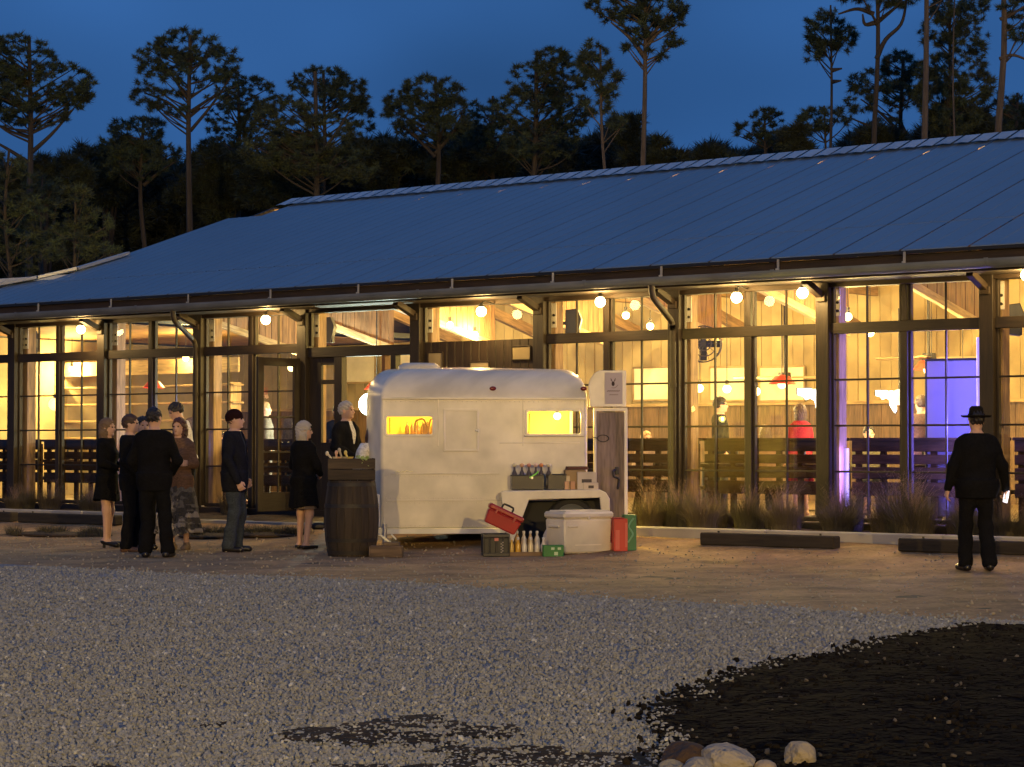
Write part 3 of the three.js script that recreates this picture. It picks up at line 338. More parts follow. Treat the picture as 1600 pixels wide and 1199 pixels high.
{ // cards on the back wall, tables, small table lamps
  [[1022, 600], [1143, 600], [1222, 600], [640, 560], [560, 575]].forEach(([x, y], i) => { const p = atZ(x, y, -10.4), t = thing('wall_screen', ['pale framed panel on the back wall left of the wall fan column', 'pale framed panel on the back wall behind the two low pendants', 'pale framed panel on the back wall behind the red-shaded lamp', 'pale framed panel on the back wall right of the doorway', 'pale framed panel on the back wall seen through the doorway'][i], 'wall panel', p, 0, 'pale panels on the back wall'); part(t, 'panel', cbox(0.95, 0.62, 0.02), mot([0.75, 0.68, 0.5], 0.8)); part(t, 'frame', [cbox(1.0, 0.04, 0.04, 0, 0.33, 0), cbox(1.0, 0.04, 0.04, 0, -0.33, 0), cbox(0.04, 0.62, 0.04, 0.49, 0, 0.001), cbox(0.04, 0.62, 0.04, -0.49, 0, 0.001)], MT.tan); });
  const tb = new THREE.Group(); part(tb, 'tabletop', cyl(0.45, 0.45, 0.05, 0, 0.76, 0, 28), MT.rail); part(tb, 'stem', cyl(0.05, 0.06, 0.7, 0, 0.38, 0, 12), MT.black); part(tb, 'base', lathe([[0, 0.04], [0.06, 0.04], [0.26, 0.015], [0.27, 0], [0, 0]], 20), MT.black);
  const spots = [[-3.1, -2.4, 'near the two low pendants left of the downspout'], [-1.6, -2.6, 'behind the bay with the wall fan, at its left'], [-0.6, -2.2, 'behind the mullion right of the wall fan'], [0.9, -2.4, 'left of the state-shaped sign'], [2.9, -2.2, 'behind the hatted man'], [-11, -2.0, 'beside the man seen behind the knit cap'], [-13, -2.2, 'behind the group of guests'], [-15, -1.8, 'at the left end before the shelves'], [5.2, -1.8, "at the photo's right edge"], [-2.3, -4.4, 'behind the pendants by the downspout'], [-0.9, -5.0, 'deep behind the wall fan bay'], [0.3, -4.4, 'behind the guest in red'], [1.9, -4.8, 'deep behind the lit sign'], [-3.9, -3.6, 'deep right of the trailer door'], [-12, -4.2, 'deep behind the group'], [-10, -4.4, 'deep behind the knit cap']];
  spots.forEach(([x, z, w], i) => { const t = i ? tb.clone() : tb; t.name = numbered('cafe_table'); t.position.set(x, FL, z); scene.add(t); tag(t, 'small round dark cafe table ' + w, 'table', 'cafe tables in the hall');
    const y = FL + 0.785; for (const [dx, dz, r] of i === 6 ? [[0, 0, 0.05]] : [[-0.18, 0.1, 0.05], [0.2, -0.05, 0.055]]) { const l = thing('table_lamp', `${dx < 0 ? 'left' : dx > 0 ? 'right' : 'single'} small globe lamp on the table ${w.split(',')[0]}`, 'lamp', [x + dx, y, z + dz], 0, 'little table lamps'); part(l, 'globe', new THREE.SphereGeometry(r, 12, 9), glow([1, 0.72, 0.25], 5), [0, 0.29, 0]); part(l, 'stem', cyl(0.012, 0.04, 0.25, 0, 0.125, 0, 8), MT.black); }
    const pl = new THREE.PointLight(new THREE.Color(1, 0.68, 0.28), 1.6); pl.position.set(x + 0.2 * (i === 6 ? 0 : 1), y + 0.29, z - 0.05 * (i === 6 ? 0 : 1)); pl.castShadow = true; scene.add(pl); });
  const sc = thing('banner_screen', 'pale standing screen washed in violet light inside the glass behind the hatted man', 'screen', [3.72, FL, -1.25], 0.1); part(sc, 'panel', cbox(1.0, 2.1, 0.02, 0, 1.15, 0), M([0.2, 0.2, 0.25], 0.9)); part(sc, 'frame', [cbox(0.03, 2.2, 0.035, -0.51, 1.1, 0), cbox(0.03, 2.2, 0.035, 0.51, 1.1, 0), cbox(1.05, 0.03, 0.036, 0, 2.215, 0)], MT.black); part(sc, 'foot', [cbox(0.05, 0.04, 0.4, -0.45, 0.02, 0), cbox(0.05, 0.04, 0.4, 0.45, 0.02, 0)], MT.black);
  const wt = thing('service_lamp', 'very bright white lamp seen through the open doorway above the suited man', 'lamp', atZ(578, 632, -3.4)); part(wt, 'lens', new THREE.SphereGeometry(0.2, 16, 12), glow([0.85, 1, 0.9], 14)); part(wt, 'pole', cyl(0.02, 0.02, 1.5, 0, -0.9, 0, 8), MT.black); const wl = new THREE.PointLight(new THREE.Color(0.8, 1, 0.85), 40); wl.position.copy(wt.position); wl.castShadow = true; scene.add(wl);
}
{ // outside: bulbs under the eave, speakers, fan
  const xs = [[126, 515], [415, 500], [752, 487], [938, 472], [1151, 465], [1254, 458], [1605, 430]];
  const L = ['leftmost eave lamp of the hall, above the second bay', 'eave lamp above the man in the knit cap', 'eave lamp above the boarded bay behind the trailer', 'eave lamp above the rear end of the trailer', 'eave lamp above the bay with the wall fan', 'eave lamp next to the purple-lit beam, left of the post', "eave lamp at the photo's right edge"];
  xs.forEach(([x, y], i) => { const p = atZ(x, y, 0.42), t = thing('eave_lamp', L[i], 'lamp', p, 0, 'bulbs under the eave'); part(t, 'bulb', new THREE.SphereGeometry(0.075, 16, 12), glow([1, 0.7, 0.28], 40)); part(t, 'socket', cyl(0.03, 0.035, 0.08, 0, 0.085, 0, 12), MT.black); part(t, 'stem', tube([[0, 0.12, 0], [0, 0.16, -0.08], [0, 0.13, -0.3]], 0.01, 12, 6), MT.black); const l = new THREE.PointLight(new THREE.Color(1, 0.62, 0.2), 5); l.position.copy(p); l.shadow.radius = 3; l.castShadow = true; scene.add(l); });
  [[512, 516, 'above the open door leaf'], [1585, 500, "at the photo's right edge"], [150 / 8 + 30, 535, 'in the second bay from the left'], [896, 505, 'above the trailer roof']].forEach(([x, y, w]) => { const p = atZ(x, y, -0.6), t = thing('wall_speaker', 'dark tilted loudspeaker on a timber column ' + w, 'speaker', p, 0.5, 'loudspeakers on the columns'); const c = part(t, 'cabinet', prism(poly([[-0.1, -0.18], [0.06, -0.2], [0.12, 0.05], [0.06, 0.2], [-0.1, 0.18]]), 0.2, 0.01), MT.black, [0, 0, -0.1]); part(t, 'bracket', cbox(0.12, 0.05, 0.05, -0.13, 0, 0), MT.darksteel); part(t, 'grille', cbox(0.02, 0.3, 0.17, 0.085, -0.05, 0, 0.004), MT.rubber); c.rotation.y = 0; });
  const p = atZ(1098, 538, -0.9), f = thing('wall_fan', 'round caged wall fan on the column in the bay right of the downspout', 'fan', p, 0.7); const ring = (r, z) => new THREE.TorusGeometry(r, 0.008, 6, 28).translate(0, 0, z); part(f, 'cage', [ring(0.26, 0), ring(0.26, 0.12), ring(0.18, 0.14), ring(0.1, 0.15), ...[...Array(10)].map((_, k) => tube([[Math.cos(k * 0.628) * 0.26, Math.sin(k * 0.628) * 0.26, 0], [Math.cos(k * 0.628) * 0.25, Math.sin(k * 0.628) * 0.25, 0.12], [Math.cos(k * 0.628) * 0.05, Math.sin(k * 0.628) * 0.05, 0.155]], 0.004, 8, 5))], MT.darksteel); part(f, 'motor', cyl(0.07, 0.08, 0.14, 0, 0, 0, 14).rotateX(Math.PI / 2), MT.black); for (let k = 0; k < 4; k++) { const b = cbox(0.2, 0.1, 0.008, 0.14, 0, 0, 0.003); b.rotateX(0.4); b.rotateZ(k * Math.PI / 2); b.translate(0, 0, 0.08); part(f, 'blade', b, MT.rubber); } part(f, 'arm', tube([[0, 0, -0.07], [-0.1, 0.02, -0.12], [-0.2, 0.1, -0.12]], 0.018, 10, 6), MT.black);
}
// ---------- the trailer and what stands around it ----------
const TO = new THREE.Vector3(-0.76, 0.05, 3.46), TR = 42.02 * Math.PI / 180;
const trailer = thing('horse_trailer', 'small white rounded horse trailer used as a bar, two lit windows in its side', 'trailer', TO, TR);
const fromT = (x, y, z) => trailer.localToWorld(new THREE.Vector3(x, y, z)); trailer.updateMatrixWorld(true);
const lx = (px) => (px - 756) / 122.5;
{
  const XA = -1.34, XB = 1.35, D = 1.75, YB = 0.25, YS = 1.91, YT = 2.32, R = 0.05, bow = 0.16, body = MT.trailer = mot([0.74, 0.68, 0.54], 0.27, { bumpMap: T.mottle, bumpScale: 0.006 });
  const ring = (ix0, ix1, iz, y) => { const a = XA + ix0, b = XB - ix1, f = -iz, k = -D + iz, p = [], r = R + Math.min(0.16, iz * 0.4); p.push([a + r, f], [b - r, f]); for (let i = 1; i <= 6; i++) { const t = Math.PI / 2 * (1 - i / 6); p.push([b - r + r * Math.cos(t), f - r + r * Math.sin(t)]); } for (let i = 0; i <= 6; i++) { const t = -Math.PI / 2 * i / 6; p.push([b - r + r * Math.cos(t), k + r + r * Math.sin(t)]); } for (let i = 0; i <= 6; i++) { const t = -Math.PI / 2 - Math.PI / 2 * i / 6; p.push([a + r + r * Math.cos(t), k + r + r * Math.sin(t)]); } for (let i = 1; i <= 10; i++) { const s = i / 11; p.push([a - bow * Math.sin(Math.PI * s), k + r + (f - k - 2 * r) * s]); } for (let i = 0; i < 6; i++) { const t = Math.PI - Math.PI / 2 * i / 6; p.push([a + r + r * Math.cos(t), f - r + r * Math.sin(t)]); } return p.map(([x, z]) => [x, y, z]); };
  const rings = [ring(0, 0, 0, YB), ring(0, 0, 0, YS)]; for (let k = 1; k <= 9; k++) { const a = k / 9 * Math.PI / 2; rings.push(ring(0.33 * (1 - Math.cos(a)), 0.24 * (1 - Math.cos(a)), 0.62 * (1 - Math.cos(a)), YS + (YT - YS) * Math.sin(a))); }
  const n = rings[0].length, pos = [], idx = []; rings.forEach((r) => r.forEach((p) => pos.push(...p)));
  for (let j = 0; j + 1 < rings.length; j++) for (let i = 0; i < n; i++) { if (j === 0 && (i === 0 || i === 7)) continue; const a = j * n + i, b = j * n + (i + 1) % n; idx.push(a, b, a + n, b, b + n, a + n); }
  const top = pos.length / 3; let cx = 0, cz = 0; rings.at(-1).forEach((p) => { cx += p[0] / n; cz += p[2] / n; }); pos.push(cx, YT + 0.03, cz); for (let i = 0; i < n; i++) idx.push((rings.length - 1) * n + i, (rings.length - 1) * n + (i + 1) % n, top);
  const g = new THREE.BufferGeometry(); g.setAttribute('position', new THREE.Float32BufferAttribute(pos, 3)); g.setIndex(idx); g.computeVertexNormals();
  { const p = g.attributes.position, uv = []; for (let i = 0; i < p.count; i++) uv.push(p.getX(i) + p.getZ(i), p.getY(i)); g.setAttribute('uv', new THREE.Float32BufferAttribute(uv, 2)); }
  const P = (name, geo, m, p) => part(trailer, name, geo, m, p);
  P('body', g, body);
  const side = new THREE.Shape(); side.moveTo(XA + R, YB); side.lineTo(XB - R, YB); side.lineTo(XB - R, YS); side.lineTo(XA + R, YS); side.closePath();
  const W1 = [-0.965, 1.565, 0.60, 0.235], W2 = [0.91, 1.605, 0.70, 0.30];
  side.holes.push(rrect(W1[2], W1[3], 0.035, W1[0], W1[1], new THREE.Path()), rrect(W2[2], W2[3], 0.015, W2[0], W2[1], new THREE.Path()));
  P('side_panel', buv(prism(side, 0.012, 0).translate(0, 0, -0.012)), body);
  const strip = (x0, x1, y, h = 0.022, t = 0.012) => cbox(x1 - x0, h, t, (x0 + x1) / 2, y, t / 2 - 0.003, 0.004);
  P('drip_moulding', [strip(XA + 0.02, XB - 0.02, YS + 0.005, 0.03, 0.028)], body); P('panel_seam', strip(-1.2, 0.2, 0.945, 0.018), body); P('panel_seam', strip(-1.25, XB - 0.1, 0.60, 0.018), body);
  P('panel_seam', [strip(-0.60, -0.585, 1.6, 0.6, 0.008)], body); P('panel_seam', strip(0.2, 1.25, 1.34, 0.012, 0.008), body); P('panel_seam', strip(0.5, 0.512, 1.6, 0.6, 0.007), body);
  { const rv = []; for (const y of [1.875, 0.915, 0.63, 0.57, 0.275]) for (let k = 0; k < 42; k++) { const x = -1.26 + k * 0.0615; if (y < 0.7 && x > 0.25 || y === 0.915 && x > 0.2) continue; rv.push(new THREE.SphereGeometry(0.0075, 6, 4).scale(1, 1, 0.6).translate(x, y, 0.001)); } P('rivets', rv, body).userData.kind = 'stuff'; }
  const rim = (w, t) => { const s = rrect(w[2] + 0.05, w[3] + 0.05, 0.05, w[0], w[1]); s.holes.push(rrect(w[2] - 0.005, w[3] - 0.005, 0.03, w[0], w[1], new THREE.Path())); return prism(s, t, 0.003); };
  const w1 = group(trailer, 'window'); part(w1, 'frame', rim(W1, 0.012), body); part(w1, 'pane', new THREE.PlaneGeometry(W1[2], W1[3]), MT.glass, [W1[0], W1[1], -0.006]); part(w1, 'curtain_rod', cbox(0.012, 0.2, 0.01, W1[0] - 0.25, W1[1], -0.05), MT.rail);
  const w2 = group(trailer, 'window'); part(w2, 'frame', rim(W2, 0.014), body); const hop = part(w2, 'pane', new THREE.PlaneGeometry(W2[2] - 0.06, W2[3] + 0.02), MT.glass, [W2[0], W2[1] + 0.01, 0.035]); hop.rotation.x = 0.22; for (const s of [-1, 1]) part(w2, 'stay', beam([W2[0] + s * 0.33, W2[1] - 0.14, 0.01], [W2[0] + s * 0.325, W2[1] + 0.12, 0.07], 0.014, 0.014), MT.darksteel); part(w2, 'sill', cbox(0.78, 0.025, 0.05, W2[0], W2[1] - 0.17, 0.022), body);
  const hs = rrect(0.455, 0.545, 0.012, -0.30, 1.505); hs.holes.push(rrect(0.41, 0.5, 0.01, -0.30, 1.505, new THREE.Path())); const ht = group(trailer, 'hatch'); part(ht, 'panel', cbox(0.41, 0.5, 0.008, -0.30, 1.505, 0.003), body); part(ht, 'frame', prism(hs, 0.012, 0.003), body); part(ht, 'latch', [cbox(0.05, 0.025, 0.03, -0.09, 1.5, 0.025), cyl(0.012, 0.012, 0.05, -0.075, 1.5, 0.03, 8)], MT.steel);
  for (const x of [0.115, 1.30]) { const l = new THREE.SphereGeometry(0.034, 14, 8); l.scale(1.3, 0.85, 0.5); P('marker_lamp', l.translate(x, 2.045, -0.012), M([0.16, 0.012, 0.008], 0.25)); }
  P('roof_vent', lathe([[0, 0.06], [0.22, 0.05], [0.28, 0.01], [0.28, -0.04]], 24).translate(-0.8, YT + 0.03, -0.9), body);
  P('frame_rail', [cbox(2.75, 0.075, 0.06, -0.10, 0.205, -0.035), cbox(2.75, 0.075, 0.06, 0, 0.205, -1.7)], MT.white); P('floor', cbox(2.6, 0.05, 1.65, 0, 0.27, -0.87), MT.rail);
  P('tongue', [beam([-1.25, 0.2, -0.06], [-2.05, 0.22, -0.86], 0.07, 0.08), beam([-1.25, 0.2, -1.68], [-2.05, 0.22, -0.88], 0.07, 0.08), cbox(0.22, 0.085, 0.07, -1.46, 0.205, -0.0, 0.03)], MT.white); P('hitch', [cbox(0.22, 0.09, 0.12, -2.12, 0.24, -0.87, 0.03)], MT.darksteel);
  P('corner_guard', cbox(0.05, 0.42, 0.03, -1.37, 0.47, 0.03), MT.white);
  P('jack', [cyl(0.03, 0.03, 0.30, -1.28, 0.15, 0.03, 12), beam([-1.36, 0.17, 0.05], [-1.2, 0.06, 0.05], 0.03, 0.03), beam([-1.2, 0.17, 0.05], [-1.13, 0.1, 0.05], 0.05, 0.02)], MT.steel);
  // fender over the wheel
  const fo = poly([[0.20, 0.70], [0.24, 0.72], [1.46, 0.735], [1.54, 0.70], [1.59, 0.62], [1.59, 0.03], [1.53, 0.03], [1.475, 0.645], [0.55, 0.62], [0.33, 0.04], [0.285, 0.04]]);
  const fd = group(trailer, 'fender'); part(fd, 'skirt', buv(prism(fo, 0.05, 0.008).translate(0, 0, 0.25)), body); part(fd, 'top', buv(prism(poly([[0.20, 0.695], [0.24, 0.718], [1.46, 0.733], [1.54, 0.70], [1.59, 0.62], [1.59, 0.55], [1.55, 0.60], [1.5, 0.66], [1.45, 0.69], [0.25, 0.672]]), 0.25, 0.002)), body); part(fd, 'front_plate', beam([0.235, 0.69, 0.12], [0.31, 0.05, 0.12], 0.22, 0.02), body);
  P('wheel_well', cbox(1.22, 0.55, 0.02, 0.93, 0.38, -0.006, 0.004), MT.rubber);
  const wh = group(trailer, 'wheel', [1.12, 0.32, 0.08]); const ty = []; for (let i = 0; i <= 12; i++) { const t = i / 12 * Math.PI; ty.push([0.235 + 0.085 * Math.sin(t) ** 0.5, -0.09 * Math.cos(t)]); } part(wh, 'tyre', lathe(ty, 32).rotateX(Math.PI / 2), MT.rubber); part(wh, 'rim', lathe([[0, 0.03], [0.07, 0.04], [0.08, 0.015], [0.18, 0.005], [0.215, 0.06], [0.24, 0.07], [0.24, -0.06]], 28).rotateX(Math.PI / 2), MT.gutter);
  const wh2 = group(trailer, 'wheel', [1.12, 0.32, -1.8]); part(wh2, 'tyre', lathe(ty, 24).rotateX(Math.PI / 2), MT.rubber); part(wh2, 'rim', lathe([[0, 0.03], [0.2, 0.01], [0.24, 0.05]], 20).rotateX(Math.PI / 2), MT.gutter); P('axle', cyl(0.035, 0.035, 1.9, 0, 0, 0, 10).rotateX(Math.PI / 2).translate(1.12, 0.3, -0.87), MT.darksteel);
  // inside: shelf, rack of small things, lamp
  P('shelf', [cbox(2.4, 0.03, 0.25, 0, 1.42, -1.58), cbox(2.4, 0.03, 0.2, 0, 1.78, -1.6)], MT.tan); P('counter', cbox(2.3, 0.05, 0.4, 0.1, 1.24, -1.45), MT.tan); P('inner_wall', cbox(2.6, 1.55, 0.02, 0, 1.1, -1.71), mot([0.75, 0.52, 0.10], 0.7));
  const inb = []; for (let k = 0; k < 9; k++) inb.push(lathe([[0, 0], [0.028, 0], [0.028, 0.12], [0.01, 0.16], [0.01, 0.2], [0, 0.2]], 10).translate(-0.95 + k * 0.07 + 0.02 * hash(k, 1), 1.435, -1.55 + 0.05 * hash(k, 2))); P('bottle_row', inb, M([0.18, 0.08, 0.03], 0.2)); P('tap', [tube([[-0.86, 1.45, -0.6], [-0.86, 1.62, -0.6], [-0.76, 1.66, -0.6], [-0.7, 1.55, -0.6]], 0.016, 14, 7), tube([[-0.70, 1.45, -0.55], [-0.66, 1.66, -0.55], [-0.58, 1.6, -0.55], [-0.56, 1.46, -0.55]], 0.014, 14, 7), cbox(0.09, 0.2, 0.09, -0.72, 1.5, -0.7)], M([0.2, 0.1, 0.03], 0.35));
  for (const [x, y, z, r, I, k] of [[1.05, 1.7, -0.9, 0.05, 18, 16], [-0.6, 1.88, -0.9, 0.05, 6, 14]]) { const c = group(trailer, 'cabin_lamp', [x, y, z]); part(c, 'bulb', new THREE.SphereGeometry(r, 12, 9), glow([1, 0.75, 0.2], k)); part(c, 'socket', cyl(0.025, 0.025, 0.08, 0, 0.07, 0, 10), MT.black); const l = new THREE.PointLight(new THREE.Color(1, 0.72, 0.12), I); l.position.copy(fromT(x, y, z)); l.castShadow = true; scene.add(l); }
  // rear doors, swung open beside the body
  const dr = group(trailer, 'rear_door', [1.43, 0, -0.03]); part(dr, 'frame', [cbox(0.045, 1.72, 0.05, 0.42, 0.92, 0), cbox(0.035, 1.7, 0.05, 0.017, 0.93, 0), cbox(0.44, 0.045, 0.05, 0.22, 1.775, 0.002)], body); part(dr, 'panel', cbox(0.38, 1.68, 0.025, 0.22, 0.90, -0.004), wood([0.20, 0.15, 0.12])); part(dr, 'handle', [tube([[0.29, 1.0, 0.02], [0.25, 0.98, 0.05], [0.26, 0.9, 0.06], [0.32, 0.88, 0.05], [0.31, 0.74, 0.03]], 0.014, 16, 7), cbox(0.05, 0.1, 0.02, 0.3, 0.98, 0.02)], MT.black); part(dr, 'hook_ring', [new THREE.TorusGeometry(0.055, 0.006, 6, 20).scale(1.35, 0.8, 1).translate(0.12, 1.4, 0.03), beam([-0.03, 1.42, 0.03], [0.05, 1.4, 0.03], 0.012, 0.012)], MT.darksteel);
  const du = new THREE.Shape(); du.moveTo(0, 0); du.lineTo(0.46, 0); du.lineTo(0.46, 0.46); du.lineTo(0.12, 0.46); du.quadraticCurveTo(0.0, 0.42, -0.02, 0.25); du.closePath(); const dt = group(trailer, 'top_door', [1.385, 1.815, -0.02]); part(dt, 'panel', buv(prism(du, 0.035, 0.006)), body);
  const cv = document.createElement('canvas'); cv.width = 256; cv.height = 448; const q = cv.getContext('2d'); q.fillStyle = '#b9aea6'; q.fillRect(0, 0, 256, 448); q.fillStyle = '#3a2c24'; q.beginPath(); q.ellipse(122, 160, 22, 32, 0, 0, 7); q.fill(); q.lineWidth = 9; q.strokeStyle = '#4a3a30'; for (const s of [-1, 1]) { q.beginPath(); q.moveTo(122 + s * 10, 138); q.quadraticCurveTo(122 + s * 20, 110, 122 + s * 34, 84); q.stroke(); q.lineWidth = 5; q.beginPath(); q.moveTo(122 + s * 20, 112); q.lineTo(122 + s * 38, 108); q.stroke(); q.lineWidth = 9; }
  q.fillStyle = '#6b5a50'; q.lineWidth = 6; q.strokeStyle = '#75645a'; q.beginPath(); q.moveTo(100, 215); q.quadraticCurveTo(150, 235, 190, 175); q.stroke(); q.lineWidth = 9; q.beginPath(); q.moveTo(36, 262); for (let i = 0; i <= 20; i++) q.lineTo(36 + i * 9, 262 + 8 * Math.sin(i * 1.9)); q.stroke(); q.lineWidth = 6; q.beginPath(); q.moveTo(66, 316); for (let i = 0; i <= 14; i++) q.lineTo(66 + i * 9, 316 + 6 * Math.sin(i * 2.3)); q.stroke();
  const ct = new THREE.CanvasTexture(cv); ct.colorSpace = THREE.SRGBColorSpace; const pm = M([1, 1, 1], 0.8, { map: ct }); part(dt, 'poster', new THREE.PlaneGeometry(0.235, 0.41), pm, [0.30, 0.235, 0.044]);
  // the small pale lettering low on the side, beside the barrel
  P('side_lettering', [tube([[-1.12, 0.93, 0.004], [-1.14, 0.955, 0.004], [-1.12, 0.975, 0.004], [-1.09, 0.965, 0.004]], 0.007, 14, 5), tube([[-1.08, 0.955, 0.004], [-1.05, 0.98, 0.004], [-1.03, 0.965, 0.004], [-1.0, 0.985, 0.004], [-0.96, 0.972, 0.004], [-0.92, 0.978, 0.004]], 0.005, 24, 5)], M([0.85, 0.8, 0.5], 0.25));
}
const TY = 0.742;                              // the flat top of the fender, in the trailer's frame
const onT = (name, label, cat, px, z = 0.14, grp, dy = 0) => thing(name, label, cat, fromT(lx(px), TY + dy, z), TR, grp);
{ // on the fender
  const dark = M([0.045, 0.04, 0.055], 0.25, { physical: true, transmission: 0.55, thickness: 0 });
  const bin = (px, w, h, label) => { const t = onT('storage_bin', label, 'bin', px, 0.14); part(t, 'wall', [cbox(w, h, 0.008, 0, h / 2, 0.10), cbox(w, h, 0.008, 0, h / 2, -0.10), cbox(0.008, h, 0.192, w / 2 - 0.004, h / 2, 0), cbox(0.008, h, 0.192, -w / 2 + 0.004, h / 2, 0)], dark); part(t, 'floor', cbox(w, 0.012, 0.2, 0, 0.006, 0), MT.black); part(t, 'rim', [cbox(w + 0.012, 0.012, 0.014, 0, h, 0.104), cbox(w + 0.012, 0.012, 0.014, 0, h, -0.104), cbox(0.012, 0.012, 0.2, w / 2, h, 0), cbox(0.012, 0.012, 0.2, -w / 2, h, 0)], MT.black); return t; };
  bin(823, 0.42, 0.18, 'dark tray bin of bottles on the left of the fender top'); bin(869, 0.24, 0.19, 'dark violet-grey bin right of the bottle tray on the fender');
  const caps = [[0.7, 0.62, 0.4], [0.7, 0.4, 0.2], [0.6, 0.28, 0.2], [0.72, 0.5, 0.38], [0.65, 0.25, 0.1], [0.7, 0.62, 0.4]], W = ['cream', 'amber', 'pink', 'pale pink', 'orange', 'pale cream'], O = ['leftmost', 'second', 'third', 'fourth', 'fifth', 'rightmost'];
  [803, 814.5, 826, 836.5, 845.5, 857].forEach((px, i) => { const t = onT('syrup_bottle', `${O[i]} of six capped bottles in the fender bins, with ${W[i]} cap`, 'bottle', px, 0.12 + 0.03 * (i % 2), 'capped bottles on the fender', 0.013); part(t, 'glass', lathe([[0, 0], [0.034, 0], [0.036, 0.01], [0.036, 0.17], [0.03, 0.2], [0.014, 0.235], [0.013, 0.28], [0, 0.28]], 16), M([0.10, 0.08, 0.07], 0.12)); part(t, 'cap', new THREE.SphereGeometry(0.031, 12, 8).scale(1, 0.85, 1).translate(0, 0.298, 0), M(caps[i], 0.4)); part(t, 'label', new THREE.CylinderGeometry(0.0368, 0.0368, 0.09, 16, 1, true).translate(0, 0.09, 0), M([0.3, 0.28, 0.26], 0.7)); });
  const cl = onT('green_clip', 'bright green plastic clip on the rim of the bottle tray', 'clip', 829, 0.255, undefined, 0.15); part(cl, 'jaw', [beam([-0.03, 0, 0], [0.06, 0.055, 0], 0.03, 0.02), beam([0.055, 0.05, 0], [0.085, 0.085, 0], 0.02, 0.02)], M([0.25, 0.75, 0.08], 0.35)); part(cl, 'spring', cyl(0.015, 0.015, 0.03, 0, 0.02, 0, 10).rotateX(Math.PI / 2), MT.steel);
  const carton = (px, z, w, h, d, rgb, label, dy = 0, mark) => { const t = onT('carton', label, 'carton', px, z, undefined, dy); part(t, 'box', cbox(w, h, d, 0, h / 2, 0, 0.004), mot(rgb, 0.8)); part(t, 'flap', [cbox(w * 0.98, 0.004, d * 0.48, 0, h + 0.004, d * 0.25, 0.001), cbox(w * 0.98, 0.004, d * 0.48, 0, h + 0.004, -d * 0.25, 0.001)], mot(rgb, 0.8)); if (mark) part(t, 'print', mark.map(([x, y, a, b]) => cbox(a, b, 0.002, x, y, d / 2 + 0.001, 0.0005)), M([0.09, 0.075, 0.065], 0.8)); return t; };
  carton(899, 0.12, 0.27, 0.245, 0.2, [0.36, 0.25, 0.12], 'brown cardboard carton behind the printed white box on the fender'); const lid = onT('box_lid', 'dark brown flat lid lying on the cardboard carton', 'lid', 902, 0.12, undefined, 0.255); part(lid, 'plate', cbox(0.27, 0.04, 0.2, 0, 0.02, 0), wood([0.10, 0.035, 0.02])); part(lid, 'lip', cbox(0.28, 0.012, 0.21, 0, 0.006, 0, 0.003), wood([0.08, 0.03, 0.02]));
  carton(916, 0.235, 0.25, 0.22, 0.09, [0.62, 0.54, 0.44], 'printed off-white carton at the right end of the fender top', 0, [[-0.005, 0.11, 0.13, 0.045]]); carton(922, 0.285, 0.19, 0.085, 0.03, [0.62, 0.53, 0.42], 'low off-white tray carton in front of the printed carton', 0, [[0.0, 0.035, 0.07, 0.035]]);
  carton(884, 0.25, 0.055, 0.10, 0.05, [0.75, 0.45, 0.25], 'small peach-coloured pack between the bin and cartons', 0); carton(893.5, 0.26, 0.06, 0.10, 0.05, [0.7, 0.4, 0.22], 'small tan paper pack right of the peach pack', 0); carton(885.5, 0.20, 0.065, 0.17, 0.05, [0.72, 0.58, 0.36], 'taller cream pack behind the two small packs', 0);
}
